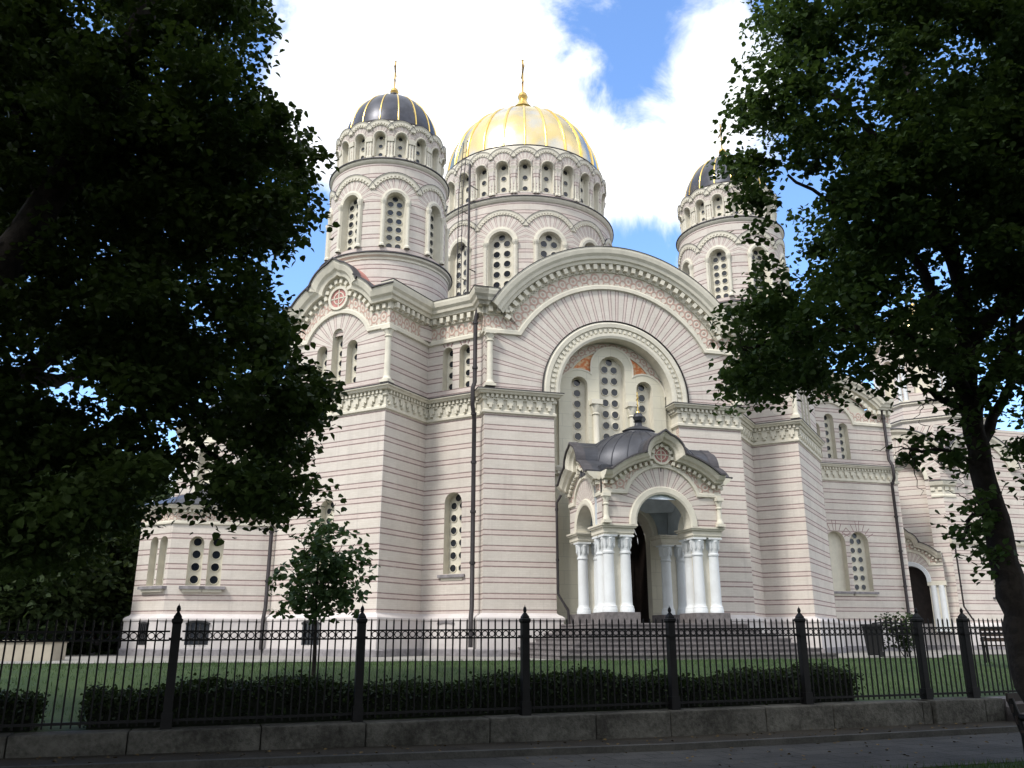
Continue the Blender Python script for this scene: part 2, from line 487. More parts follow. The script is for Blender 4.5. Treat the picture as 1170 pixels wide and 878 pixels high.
def mitre2(path):
    n = []
    for (a, b), (c, d_) in zip(path, path[1:]):
        l = math.hypot(c - a, d_ - b) or 1e-9; n.append((-(d_ - b) / l, (c - a) / l))
    out = []
    for i in range(len(path)):
        p, q = n[max(i - 1, 0)], n[min(i, len(n) - 1)]
        k = max(.35, 1 + p[0] * q[0] + p[1] * q[1])
        out.append(((p[0] + q[0]) / k, (p[1] + q[1]) / k))
    return out


def Face(s, t, a):
    """wall coordinates: u along the wall, o outward, z up, for a wall through (s, t) turned by a"""
    ca, sa = math.cos(a), math.sin(a)
    def T(u, o, z): return Vector((s + u * ca + o * sa, t + u * sa - o * ca, z))
    return T


def Cyl(cx, cy, a0, rad):
    """wall coordinates wrapped round a drum; rad(z) its radius"""
    def T(u, o, z):
        r = rad(z); a = a0 + u / rad(None)
        return Vector((cx + (r + o) * math.sin(a), cy - (r + o) * math.cos(a), z))
    return T


def arc(cu, cz, r, a0, a1, n):
    return [(cu + r * math.cos(a0 + (a1 - a0) * i / n), cz + r * math.sin(a0 + (a1 - a0) * i / n)) for i in range(n + 1)]


def arched(c, hw, z0, ztop, n=12):
    zs = ztop - hw
    return [(c - hw, z0), (c + hw, z0)] + arc(c, zs, hw, 0, PI, n)


def bez(p, q, r, n):
    return [((1 - t) ** 2 * p[0] + 2 * t * (1 - t) * q[0] + t * t * r[0], (1 - t) ** 2 * p[1] + 2 * t * (1 - t) * q[1] + t * t * r[1]) for t in [i / n for i in range(n + 1)]]


def tag(o, label=None, cat=None, group=None, kind=None):
    if label: o['label'] = label
    if cat: o['category'] = cat
    if group: o['group'] = group
    if kind: o['kind'] = kind
    return o


def empty(name, loc=(0, 0, 0), rz=0.):
    o = bpy.data.objects.new(name, None); C.objects.link(o)
    o.location = loc; o.rotation_euler = (0, 0, rz); o.empty_display_size = .3
    return o


def dup(o, parent=None):
    c = o.copy(); C.objects.link(c)
    if parent is not None: c.parent = parent
    for ch in list(o.children): dup(ch, c)
    return c


# ------------------------------------------------------------------ the church
HEAD = R(74.5)
LE = Vector((math.sin(HEAD), math.cos(HEAD), 0)); LN = Vector((-math.cos(HEAD), math.sin(HEAD), 0))
GZ = 1.0                                     # ground level at the church, above the pavement
_r = pray(552.8, 600); _k = 32. / math.hypot(_r.x, _r.y)
ORG = Vector((_r.x * _k, _r.y * _k, GZ)) + LE * 5.55


def loc2w(s, t, z=0.): return ORG + LE * s + LN * t + Vector((0, 0, z))


church = empty('church', ORG, PI / 2 - HEAD)
tag(church, 'large striped pink and cream church with ribbed domes and arched porch', 'church')
Q = math.sqrt(.5)
ZP, ZM, ZC, ZU = 1.47, 9.05, 10.0, 12.35
UREF = 10.15                                 # multiple of the joint spacing: stripes run on round the corners

# low cornice and high cornice, as (out, z)
LOW = [(0, 9.02), (.08, 9.06), (.08, 9.15), (.03, 9.19), (.03, 9.56), (.10, 9.58), (.10, 9.63), (.07, 9.65), (.07, 9.79), (.22, 9.80), (.26, 9.87), (.32, 9.90), (.32, 9.95), (0, 10.0)]
LOW_EDGE = [(.322, 9.952), (.345, 9.952), (.345, 9.978), (-.05, 10.07), (-.05, 10.02)]
HIGH_A = [(0, -.03), (.10, 0), (.10, .14), (.055, .20)]
HIGH_B = [(.05, .20), (.05, .76)]
HIGH_C = [(.05, .76), (.12, .78), (.12, 1.08), (.32, 1.09), (.36, 1.2), (.44, 1.24), (.47, 1.36), (.56, 1.46), (.60, 1.62), (.60, 1.72), (-.2, 1.74)]
HIGH_E = [(.602, 1.722), (.625, 1.722), (.625, 1.742), (-.2, 1.79)]


def hi_h(mb, path, z=ZU):
    mb.sweep_h(path, [(o, z + n) for o, n in HIGH_A], 1)
    mb.sweep_h(path, [(o, z + n) for o, n in HIGH_B], 2, (0, 1))
    mb.sweep_h(path, [(o, z + n) for o, n in HIGH_C], 1)
    mb.sweep_h(path, [(o, z + n) for o, n in HIGH_E], 3)
    mb.dent_h(path, .34, .17, .12, .30, z + .84, z + 1.06, 1, .05)
    mb.dent_h(path, .17, .08, .06, .12, z + .62 + .15, z + .83, 1, .05)


def hi_f(mb, T, path, ext=(1, 1)):
    mb.sweep_f(T, path, [(n, o) for o, n in HIGH_A], 1, None, ext)
    mb.sweep_f(T, path, [(n, o) for o, n in HIGH_B], 2, (0, 1), ext)
    mb.sweep_f(T, path, [(n, o) for o, n in HIGH_C], 1, None, ext)
    mb.sweep_f(T, path, [(n, o) for o, n in HIGH_E], 3, None, ext)
    mid = [(u + a * .9, z + b * .9) for (u, z), (a, b) in zip(path, mitre2(path))]
    mb.dent_f(T, mid, .34, .17, -.06, .16, .12, .30, 1)
    mb.dent_f(T, mid, .17, .08, -.15, -.08, .06, .12, 1)


def lo_h(mb, path):
    mb.sweep_h(path, LOW, 1)
    mb.sweep_h(path, LOW_EDGE, 3)
    mb.dent_h(path, .19, .10, .07, .17, 9.655, 9.785, 1, .05)
    mb.dent_h(path, .40, .24, .03, .10, 9.36, 9.575, 1, .12)
    mb.dent_h(path, .40, .10, .03, .14, 9.24, 9.40, 1, .12)


WM = ['striped_flat', 'cream', 'scroll', 'roof_edge', 'plinth_paint', 'plinth_stone', 'striped_big', 'cream_ashlar', 'red_roof', 'lead_roof', 'mosaic', 'scroll_small', 'rosette_red', 'striped_porch', 'white_paint', 'vault_paint', 'striped_tower', 'striped_centre']


def plinth(mb, path):
    mb.sweep_h(path, [(.06, -.6), (.06, .0)], 5)
    mb.sweep_h(path, [(.30, -.6), (.30, .20), (.24, .24)], 5)
    mb.sweep_h(path, [(.20, .18), (.20, 1.22), (.24, 1.26), (.24, 1.33), (.16, 1.40), (.06, 1.44), (.0, 1.50)], 4)


def seg_wall(mb, p, q, z0, z1, holes=(), depth=.35, uz=0., m=0, uu=0.):
    a, b = Vector((*p, 0)), Vector((*q, 0)); l = (b - a).length
    T = Face((p[0] + q[0]) / 2, (p[1] + q[1]) / 2, math.atan2(b.y - a.y, b.x - a.x))
    mb.wall(T, [(-l / 2, z0), (l / 2, z0), (l / 2, z1), (-l / 2, z1)], holes, depth, m, 1, uz, uu)
    return T


def discs(c, z0, ztop, ncol, dx, r, dz):
    """centres of the round panes of one pierced window plate"""
    out = []
    z = z0 + dz * .55
    top = ztop - r * 1.25
    if ncol == 2:
        out.append((c, top)); lim = top - dz * .72
        k = int((lim - z) / dz)
        sp = (lim - z) / max(k, 1)
        for i in range(k + 1): out += [(c - dx / 2, z + i * sp), (c + dx / 2, z + i * sp)]
    else:
        k = int((top - z) / dz); sp = (top - z) / max(k, 1)
        out = [(c, z + i * sp) for i in range(k + 1)]
    return out


def window(hw, z0, ztop, ncol, dx, r, dz, frame=0., sill=True, name='window', blank=False, vous=False, lattice=False):
    """one arched window as a thing to be placed: origin at the wall face under the opening, z measured up from z0"""
    h = ztop - z0
    T = lambda u, o, z: Vector((u, -o, z))
    mb = MB()
    plate = arched(0, hw, 0, h)
    mb.wall(T, plate, (), m=0)
    if frame:
        path = [(-hw - .002, -.02)] + arched(0, hw + .002, 0, h, 14)[:1:-1] + [(hw + .002, -.02)]
        mb.sweep_f(T, path, [(0, .32), (0, .39), (frame * .55, .42), (frame, .37), (frame, .32)], 0)
    if vous:
        zs = h - hw
        for a in ((28, 47, 66, 84, 96, 114, 133, 152) if hw > .3 else (60, 84, 96, 120)):
            ca, sa = math.cos(R(a)), math.sin(R(a))
            r0, r1 = hw + .05, hw + (.62 if 80 < a < 100 else .5) * min(1, hw / .38)
            T2 = lambda u, o, z, ca=ca, sa=sa: T(ca * z - sa * u, o, zs + sa * z + ca * u)
            mb.box(T2, -.018, .018, .30, .352, r0, r1, 2)
    if sill:
        mb.box(T, -hw - .2, hw + .2, .0, .50, -.14, -.03, 1)
        mb.box(T, -hw - .08, hw + .08, .0, .43, -.24, -.14, 0)
    if lattice:
        for sgn in (-1, 1):
            for k in range(-14, 26):
                z = k * .22
                a, b = Vector((-hw, 0, z)), Vector((hw, 0, z + sgn * 2 * hw * 1.3))
                pts = [a.lerp(b, i / 8) for i in range(9)]
                pts = [p for p in pts if 0 < p.z < h - hw or (p.z > 0 and math.hypot(p.x, p.z - h + hw) < hw)]
                if len(pts) > 1: mb.tube([T(p.x, .04, p.z) for p in pts], .028, 5)
        o = mb.build(name, ['cream', 'lead_roof', 'rosette_red'])
        g = MB(); g.wall(T, [(u * .96, z) for u, z in plate], ()); 
        for i, p in enumerate(g.v): g.v[i] = (p[0], p[1] - .015, p[2])
        g.build('glazing', 'glass', o)
        return o
    g = MB()
    if not blank:
        for cu, cz in discs(0, 0, h, ncol, dx, r, dz):
            n = 14
            ring = lambda rr, o: [T(cu + rr * math.cos(2 * PI * i / n), o, cz + rr * math.sin(2 * PI * i / n)) for i in range(n)]
            a, b, c2 = ring(r * 1.22, .001), ring(r * 1.12, .035), ring(r, .035)
            d2 = ring(r * .98, .006)
            for i in range(n):
                j = (i + 1) % n
                for x, y in ((a, b), (b, c2), (c2, d2)): mb.poly([x[i], x[j], y[j], y[i]])
            tilt = Vector((random.uniform(-.012, .012), random.uniform(-.012, .012)))
            g.poly([p + Vector((0, (p.x - cu) * tilt.x + (p.z - cz) * tilt.y, 0)) for p in ring(r * .985, .007)])
    o = mb.build(name, ['cream', 'plinth_stone', 'joint_red'])
    if not blank: g.build('glazing', 'glass', o)
    return o


WIN = {}


def put_window(key, s, t, a, u, z, depth, **kw):
    T = Face(s, t, a)
    p = T(u, -depth, z)
    if key not in WIN: o = WIN[key] = window(**kw); o.parent = church
    else: o = dup(WIN[key], church)
    o.location = p; o.rotation_euler = (0, 0, a)
    return o


# ---- corner points of the plan
AL, AB, BC, CD = (-13.04, 4.14), (-9.36, .46), (-7.435, 2.385), (-5.58, .53)
DC, FB, FG, GE = (5.58, .53), (7.65, 2.60), (9.10, 1.15), (12.80, 4.85)
TOWL, TOWR, TOWC = (-9.14, 4.36), (8.75, 4.90), (0., 13.5)

# ================= transept front (the big arch)
T0 = Face(0, 0, 0)
mb = MB()
for sg in (-1, 1):
    a, b = sorted((sg * 2.72, sg * 5.58))
    mb.wall(T0, [(a, ZP - .2), (b, ZP - .2), (b, ZC), (a, ZC)], (), m=0, uz=UREF)
    Tj = Face(sg * 2.72, 0, -sg * PI / 2)      # jamb of the deep opening
    mb.poly([T0(sg * 2.72, 0, 1.2), T0(sg * 2.72, -.3, 1.2), T0(sg * 2.72, -.3, ZC), T0(sg * 2.72, 0, ZC)], [(1.2, 0), (1.2, 1), (ZC, 1), (ZC, 0)], 11)
    mb.poly([T0(sg * 2.72, -.3, 1.2), T0(sg * 2.72, -.62, 1.2), T0(sg * 2.72, -.62, ZC + .2), T0(sg * 2.72, -.3, ZC + .2)], None, 1)
    mb.poly([T0(sg * 5.58, 0, 1.0), T0(sg * 5.58, -.53, 1.0), T0(sg * 5.58, -.53, 14), T0(sg * 5.58, 0, 14)], [(0, 1 - UREF - 20 * PER), (0, 1 - UREF - 20 * PER), (0, 14 - UREF - 20 * PER), (0, 14 - UREF - 20 * PER)], 0)
MOLD = [(-5.58, ZU)] + [p for p in arc(0, 10.15, 4.65, PI - math.asin(2.2 / 4.65), math.asin(2.2 / 4.65), 40)] + [(5.58, ZU)]
up = [(2.72, ZC), (5.58, ZC)] + MOLD[::-1] + [(-5.58, ZC), (-2.72, ZC), (-2.72, 10.15)] + arc(0, 10.15, 2.72, PI, 0, 32)
mb.wall(T0, up, (), m=6, uz=UREF)
hi_f(mb, T0, MOLD)
arch_path = [(-2.46, 9.99)] + arc(0, 10.15, 2.46, PI, 0, 40) + [(2.46, 9.99)]
mb.sweep_f(T0, arch_path, [(0, -.62), (0, .06), (.10, .10), (.20, .10), (.20, .05), (.46, .05), (.46, .12), (.62, .14), (.70, .08), (.74, 0)], 1)
mb.sweep_f(T0, arch_path, [(.742, -.01), (.742, .13), (.752, .13), (.752, -.01)], 3)  # thin dark strip standing in for the shadow line round the ring
mb.dent_f(T0, [(u * 1.135, 10.15 + (z - 10.15) * 1.135) for u, z in arch_path], .22, .11, -.07, .07, .05, .10, 1)
# barrel roof over the arm, its gable end behind the cornice
back = 9.4
outer = [(u + a * 1.74, z + b * 1.74) for (u, z), (a, b) in zip(MOLD, mitre2(MOLD))]
for (a, b), (c, d2) in zip(outer, outer[1:]):
    mb.poly([T0(a, .1, b), T0(c, .1, d2), T0(c, -back, d2), T0(a, -back, b)], None, 9)
mb.build('transept_front', WM, church)
mb = MB()
plinth(mb, [CD, (-5.58, 0), (-2.72, 0), (-2.72, .6)])
plinth(mb, [(2.72, .6), (2.72, 0), (5.58, 0), DC])
plinth(mb, [AL, AB, BC, CD]); plinth(mb, [DC, FB, FG, GE]); plinth(mb, [(13.0, 9.3), (20.95, 9.3), (20.95, 14)])
mb.build('plinth', WM, church)
mb = MB()
lo_h(mb, [AL, AB, BC, CD, (-5.58, 0), (-2.72, 0), (-2.72, .6)])
lo_h(mb, [(2.72, .6), (2.72, 0), (5.58, 0), DC, FB, FG, GE])
lo_h(mb, [(13.0, 9.3), (20.95, 9.3), (20.95, 14)])
mb.build('lower_cornice', WM, church)

# window wall inside the big arch
mb = MB()
Tw = Face(0, .6, 0)
mb.wall(Tw, [(-2.75, .9), (2.75, .9), (2.75, 10.15)] + arc(0, 10.15, 2.75, 0, PI, 28)[1:], [arched(.0, 1.45, 1.1, 5.75), arched(-1.43, .37, 7.34, 11.01), arched(.03, .595, 7.34, 12.01), arched(1.47, .37, 7.34, 11.01)], .4, 7, 1)
mb.sweep_f(Tw, arc(0, 10.15, 2.06, PI, 0, 30), [(0, 0), (0, .05), (.05, .06)], 1)
mb.sweep_f(Tw, arc(0, 10.15, 2.11, PI, 0, 30), [(0, .045), (.34, .045)], 2, (0, 1))
mb.wall(Face(0, .596, 0), [(-2.06, 7.25), (2.06, 7.25)] + arc(0, 10.15, 2.06, 0, PI, 24), [arched(-1.43, .37, 7.34, 11.01), arched(.03, .595, 7.34, 12.01), arched(1.47, .37, 7.34, 11.01)], .01, m=10)
pan = [(-2.36, 7.2), (2.40, 7.2), (2.40, 10.35)] + arc(1.46, 10.36, .92, 0, math.acos(-.53 / .92), 8) + arc(.03, 11.46, .90, 0, PI, 16) + arc(-1.42, 10.36, .92, math.acos(.55 / .92), PI, 8)
pan = [p for i, p in enumerate(pan) if i == 0 or math.hypot(p[0] - pan[i - 1][0], p[1] - pan[i - 1][1]) > .01]
mb.wall(Face(0, .50, 0), pan, [arched(-1.43, .36, 7.35, 11.0), arched(.03, .585, 7.35, 12.0), arched(1.47, .36, 7.35, 11.0)], .34, 7, 1)
mb.sweep_f(Face(0, .50, 0), pan[2:], [(0, -.1), (0, .02), (-.07, .03), (-.07, 0)], 1)
for sg in (-1, 1): mb.poly([T0(sg * 2.38, -.5, 7.2), T0(sg * 2.38, -.6, 7.2), T0(sg * 2.38, -.6, 10.4), T0(sg * 2.38, -.5, 10.4)], None, 1)
for ul, ur in ((-2.72, 2.72),):
    mb.sweep_h([(ul, .6), (ur, .6)], [(0, 6.82), (.10, 6.86), (.10, 6.98), (.18, 7.0), (.22, 7.12), (.22, 7.2), (0, 7.24)], 1)
    mb.dent_h([(ul, .6), (ur, .6)], .2, .1, .1, .17, 6.88, 6.99, 1)
mb.build('window_wall', WM, church)
mb = MB()
for u in (-.77, .83):
    mb.lathe(T0, u, -.42, [(.17, 7.2), (.17, 7.32), (.13, 7.38), (.125, 9.35), (.17, 9.4), (.13, 9.45), (.2, 9.72), (.2, 9.8)], 12, 0)
    mb.box(T0, u - .24, u + .24, -.62, -.2, 9.8, 10.0, 0)
mb.build('window_columns', 'cream', church, 40)
put_window('tall', 0, .5, 0, .03, 7.35, .33, hw=.585, z0=0, ztop=4.65, ncol=2, dx=.42, r=.15, dz=.455, sill=False)
put_window('side', 0, .5, 0, -1.43, 7.35, .33, hw=.36, z0=0, ztop=3.65, ncol=1, dx=0, r=.15, dz=.455, sill=False)
put_window('side', 0, .5, 0, 1.47, 7.35, .33)
# inner doorway, dark behind the porch
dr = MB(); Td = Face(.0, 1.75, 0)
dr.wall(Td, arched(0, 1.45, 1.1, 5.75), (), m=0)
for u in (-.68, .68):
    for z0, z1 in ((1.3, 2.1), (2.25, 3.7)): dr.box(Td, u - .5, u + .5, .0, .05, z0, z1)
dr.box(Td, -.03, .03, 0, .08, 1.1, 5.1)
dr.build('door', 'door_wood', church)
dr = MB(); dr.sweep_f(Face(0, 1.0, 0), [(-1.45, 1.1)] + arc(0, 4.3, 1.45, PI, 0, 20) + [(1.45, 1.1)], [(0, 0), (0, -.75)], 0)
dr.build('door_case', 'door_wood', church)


# ================= gables with trefoil crowns
def gable(mb, T, hw, zb, c, rise, cor, th, sh, neck, bcz, br, tip, depth, zlow, mwall=None, med=None, og=.05, holes=(), roofm=8, sw=.0, kscale=.6, notch=None, ext=(0, 0)):
    """zb: level of the moulding, c / rise: its arch; cor: underside of the cornice; sh, neck: shoulder and neck of the crown; bcz, br, tip: its round head"""
    rr = (c * c + rise * rise) / (2 * rise); a = math.asin((rr - rise) / rr)
    mold = [(-hw, zb)] + arc(0, zb + rise - rr, rr, PI - a, a, 22) + [(hw, zb)]
    lft = [(-hw - sw, cor), (-sh, cor)] + bez((-sh, cor), ((-sh + neck[0] * -1) / 2 - .12, cor + (neck[1] - cor) * .75), (-neck[0], neck[1]), 8)[1:]
    a1 = math.atan2(neck[1] - bcz, neck[0])
    a1 = max(a1, -.2)
    hd = arc(0, bcz, br, PI - a1, PI * .56, 9)[1:] + [(0, bcz + br * tip)]
    out = lft + hd
    out = out + [(-u, z) for u, z in reversed(out[:-1])]
    # wall below moulding
    if zlow is not None:
        low = [(-hw, zlow)] + ([(-notch[0], zlow)] + arc(0, notch[1], notch[0], PI, 0, 20) + [(notch[0], zlow)] if notch else []) + [(hw, zlow)]
        mb.wall(T, low + mold[::-1], holes, .34, mwall, 1, uz=zb + rise - rr if mwall == 13 else UREF + 3 * PER)
    # ornament between moulding and cornice
    To = lambda u, o, z: T(u, o + og, z)
    m0 = [(u + x * .19 * kscale / .6, z + y * .19 * kscale / .6) for (u, z), (x, y) in zip(mold, mitre2(mold))]
    mb.between(To, m0, out, 2, h=.56 * kscale / .6)
    k = kscale
    mb.sweep_f(T, mold, [(-.02, 0), (0, .16 * k), (.22 * k, .16 * k), (.32 * k, .05)], 1, None, ext)
    mb.sweep_f(T, out, [(-.06 * k, og), (-.06 * k, .12), (0, .14), (0, .22 + .14 * k), (.26 * th, .26 + .16 * k), (.42 * th, .30 + .28 * k), (.8 * th, .36 + .34 * k), (th, .36 + .36 * k), (th, -.1)], 1, None, ext)
    mb.sweep_f(T, out, [(th + .002, .37 + .36 * k), (th + .035, .40 + .36 * k), (th + .05, -depth), (th + .01, -depth)], roofm)
    mb.sweep_f(T, out, [(th + .0, .372 + .36 * k), (th + .0, .43 + .36 * k), (th + .055, .43 + .36 * k), (th + .055, .2)], 3, None, ext)
    mid = [(u - x * .16 * k / .6, z - y * .16 * k / .6) for (u, z), (x, y) in zip(out, mitre2(out))]
    mb.dent_f(T, mid, .30 * k / .6, .15 * k / .6, -.09 * k / .6, .09 * k / .6, og, og + .14, 1)
    if med:
        mz, mr = med
        n = 20
        pts = arc(0, mz, mr, 0, 2 * PI, n)[:-1]
        mb.sweep_f(T, arc(0, mz, mr, 2 * PI, 0, n), [(-.01, og), (-.01, og + .09), (.10 * mr / .42, og + .10), (.13 * mr / .42, og)], 1)
        mb.wall(lambda u, o, z: T(u, o + og + .03, z), pts, (), m=12)
        for q in range(8):
            T2 = lambda u, o, z, q=q: T(math.cos(q * PI / 8) * u - math.sin(q * PI / 8) * z, o, mz + math.sin(q * PI / 8) * u + math.cos(q * PI / 8) * z)
            if q % 4 == 0: mb.box(T2, -mr * .95, mr * .95, og + .03, og + .05, -mr * .06, mr * .06, 1)
        mb.sweep_f(T, arc(0, mz, mr * .6, 2 * PI, 0, n), [(-mr * .05, og + .03), (-mr * .05, og + .05), (mr * .05, og + .05), (mr * .05, og + .03)], 1)
    return out


def tower_block(tw, corner, sgn, gang):
    """rotated square block under a corner tower. gang: turn of its gabled face"""
    cs, ct = corner
    gc = (cs + sgn * 1.84, ct + 1.84)
    T = Face(gc[0], gc[1], gang)
    mb = MB()
    tops = [(-.79, 12.15), (0, 12.78), (.79, 12.15)]
    holes = [arched(u, .27, 10.32, z) for u, z in tops]
    gable(mb, T, 2.6, ZU, 1.58, 1.06, 13.40, .52, 1.85, (.74, 14.28), 14.22, .76, 1.10, 5.0, ZC - .05, 0, (14.08, .42), holes=holes, ext=(0, 1) if sgn < 0 else (1, 0))
    lows = [] if sgn > 0 else [arched(0, .36, 2.95, 5.75)]
    mb.wall(T, [(-2.6, ZP - .2), (2.6, ZP - .2), (2.6, ZC), (-2.6, ZC)], lows, .34, 0, 1, uz=UREF + 20 * PER)
    for i, (u, z) in enumerate(tops):
        put_window('gable_tall' if i == 1 else 'gable_low', gc[0], gc[1], gang, u, 10.32, .33, hw=.27, z0=0, ztop=z - 10.32, ncol=1, dx=0, r=.13, dz=.40, sill=False)
    if sgn < 0: put_window('lower', gc[0], gc[1], gang, 0, 2.95, .33, hw=.36, z0=0, ztop=2.8, ncol=2, dx=.34, r=.12, dz=.36)
    # flat roof of the block
    base = [T(-2.6, 0, 13.9), T(2.6, 0, 13.9), T(2.6, -5.2, 13.9), T(-2.6, -5.2, 13.9)]
    mb.poly(base, None, 9)
    mb.poly([T(-2.6, 0, 1.), T(-2.6, -5.2, 1.), T(-2.6, -5.2, 13.9), T(-2.6, 0, 13.9)], [(0, 1 - UREF - 11.6), (0, 1 - UREF - 11.6), (0, 13.9 - UREF - 11.6), (0, 13.9 - UREF - 11.6)], 0)
    mb.poly([T(2.6, 0, 9.5), T(2.6, -5.2, 9.5), T(2.6, -5.2, 13.9), T(2.6, 0, 13.9)], [(0, 9.5 - UREF - 11.6), (0, 9.5 - UREF - 11.6), (0, 13.9 - UREF - 11.6), (0, 13.9 - UREF - 11.6)], 0)
    mb.build('tower_base', WM, church)
    return T


tower_block(TOWL, AB, -1, -PI / 4)
tower_block(TOWR, FG, 1, PI / 4)

# ---- plain sides of the two blocks and the recesses beside the transept
mb = MB()
KZ = UREF + 20 * PER
seg_wall(mb, AB, BC, ZP - .2, ZC, uz=KZ); seg_wall(mb, AB, BC, ZC, 13.6, uz=KZ)
cm = ((BC[0] + CD[0]) / 2, (BC[1] + CD[1]) / 2)
um = 0.08
T = seg_wall(mb, BC, CD, ZP - .2, ZC, [arched(um, .40, 2.97, 6.1)], .42, uz=KZ)
seg_wall(mb, BC, CD, ZC, 13.6, [arched(um - .40, .25, 10.32, 12.17), arched(um + .42, .25, 10.32, 12.17)], .34, uz=KZ)
mr = MB()
seg_wall(mr, DC, FB, ZP - .2, 13.6, uz=KZ)
seg_wall(mr, FB, FG, ZP - .2, ZC, uz=KZ); seg_wall(mr, FB, FG, ZC, 13.6, uz=KZ)
hi_h(mb, [(AB[0] - .004, AB[1] + .004), AB, BC, CD, (-5.58, 0), (-5.575, 0)])
hi_h(mr, [(5.575, 0), (5.58, 0), DC, FB, FG, (FG[0] + .004, FG[1] + .004)])
# low roofs between transept and towers
mb.poly([Vector((*AB, 14.05)), Vector((*BC, 14.05)), Vector((*CD, 14.1)), Vector((-5.5, 8, 14.9)), Vector((-9.4, 6, 14.2))], None, 9)
mr.poly([Vector((*DC, 14.1)), Vector((*FB, 14.05)), Vector((*FG, 14.05)), Vector((9.4, 6, 14.2)), Vector((5.5, 8, 14.9))], None, 9)
mb.build('side_wall', WM, church); mr.build('side_wall', WM, church)
put_window('recess', cm[0], cm[1], -PI / 4, um, 2.97, .40, hw=.40, z0=0, ztop=3.13, ncol=2, dx=.40, r=.14, dz=.43, vous=True)
for k in (-.40, .42): put_window('pair', cm[0], cm[1], -PI / 4, um + k, 10.32, .33, hw=.25, z0=0, ztop=1.85, ncol=1, dx=0, r=.135, dz=.40, sill=False, vous=True)


def column(s, t, z0=10.06, z1=12.35, r=.125, name='column', mt='cream', a=0.):
    mb = MB(); T = Face(s, t, a)
    h = z1 - z0
    mb.box(T, -r * 1.7, r * 1.7, -r * 1.7, r * 1.7, z0, z0 + .10)
    mb.lathe(T, 0, 0, [(r * 1.55, z0 + .10), (r * 1.55, z0 + .16), (r * 1.1, z0 + .22), (r, z0 + .3), (r * .94, z1 - .42), (r * 1.25, z1 - .40), (r * 1.25, z1 - .36), (r, z1 - .34), (r * 1.15, z1 - .25), (r * 1.6, z1 - .12)], 14)
    mb.box(T, -r * 1.7, r * 1.7, -r * 1.7, r * 1.7, z1 - .12, z1 - .003)
    return mb.build(name, mt, church, 40)


for s, t, a in ((-5.40, -.14, 0), (5.40, -.14, 0), (AB[0], AB[1] - .03, PI / 4), (FG[0], FG[1] - .03, PI / 4)): column(s, t, a=a)

# ================= nave wing to the right
mb = MB()
TH = Face(16.95, 9.3, 0)
hol = [arched(-.50, .60, 3.05, 6.25), arched(.98, .60, 3.05, 6.25)]
mb.wall(TH, [(-3.95, ZP - .2), (4.0, ZP - .2), (4.0, ZC), (-3.95, ZC)], hol, .36, 0, 1, uz=KZ)
tops = [(-1.05, 12.35), (-.1, 12.92), (.8, 12.42)]
m2 = [(-4.15, ZU), (-1.62, ZU)] + arc(-.1, 12.35 - .35, 1.56, PI - .226, .226, 20)[1:-1] + [(1.42, ZU), (4.0, ZU)]
mb.wall(TH, [(4.0, ZC)] + m2[::-1] + [(-4.15, ZC)], [arched(u, .30, 10.3, z) for u, z in tops], .34, 0, 1, uz=KZ)
rp = [(-4.15, 12.0), (-2.9, 12.0)] + arc(-.1, 9.82, 3.45, PI - .688, .688, 22)[1:-1] + [(2.7, 12.0), (4.0, 12.0)]
mb.between(lambda u, o, z: TH(u, o + .05, z), [(u, z + .2) for u, z in m2], [(u, z + 1.02) for u, z in rp], 2)
mb.sweep_f(TH, m2, [(n, o) for o, n in HIGH_A], 1)
mb.sweep_f(TH, [(u, z + .22) for u, z in rp], [(n, o) for o, n in HIGH_C], 1)
mb.sweep_f(TH, [(u, z + .22) for u, z in rp], [(n, o) for o, n in HIGH_E], 3)
mb.dent_f(TH, [(u, z + 1.1) for u, z in rp], .34, .17, -.06, .16, .12, .30, 1)
ro = [(u, z + .22 + 1.74) for u, z in rp]
for (a, b), (c, d2) in zip(ro, ro[1:]): mb.poly([TH(a, .1, b), TH(c, .1, d2), TH(c, -8, d2), TH(a, -8, b)], None, 8)
mb.poly([TH(4.0, 0, 1), TH(4.0, -9, 1), TH(4.0, -9, 13.9), TH(4.0, 0, 13.9)], [(0, 1 - KZ), (0, 1 - KZ), (0, 13.9 - KZ), (0, 13.9 - KZ)], 0)
mb.poly([Vector((*GE, 1)), Vector((12.8, 9.3, 1)), Vector((12.8, 9.3, 13.9)), Vector((*GE, 13.9))], [(0, 1 - KZ), (0, 1 - KZ), (0, 13.9 - KZ), (0, 13.9 - KZ)], 0)
mb.build('nave_wing', WM, church)
for i, (u, z) in enumerate(tops): put_window('wing_%d' % (i == 1), 16.95, 9.3, 0, u, 10.3, .33, hw=.30, z0=0, ztop=z - 10.3, ncol=1, dx=0, r=.14, dz=.40, sill=False)
put_window('wing_blank', 16.95, 9.3, 0, -.50, 3.05, .35, hw=.60, z0=0, ztop=3.2, ncol=2, dx=.4, r=.13, dz=.4, blank=True, vous=True, name='blind_window')
put_window('wing_low', 16.95, 9.3, 0, .98, 3.05, .35, hw=.60, z0=0, ztop=3.2, ncol=2, dx=.44, r=.15, dz=.43, vous=True)

# ================= drums and domes
CAM_L = (-13.1, -31.1)


def faces_camera(cx, cy, a, lim=-.25):
    dx, dy = CAM_L[0] - cx, CAM_L[1] - cy
    l = math.hypot(dx, dy)
    return (math.sin(a) * dx - math.cos(a) * dy) / l > lim


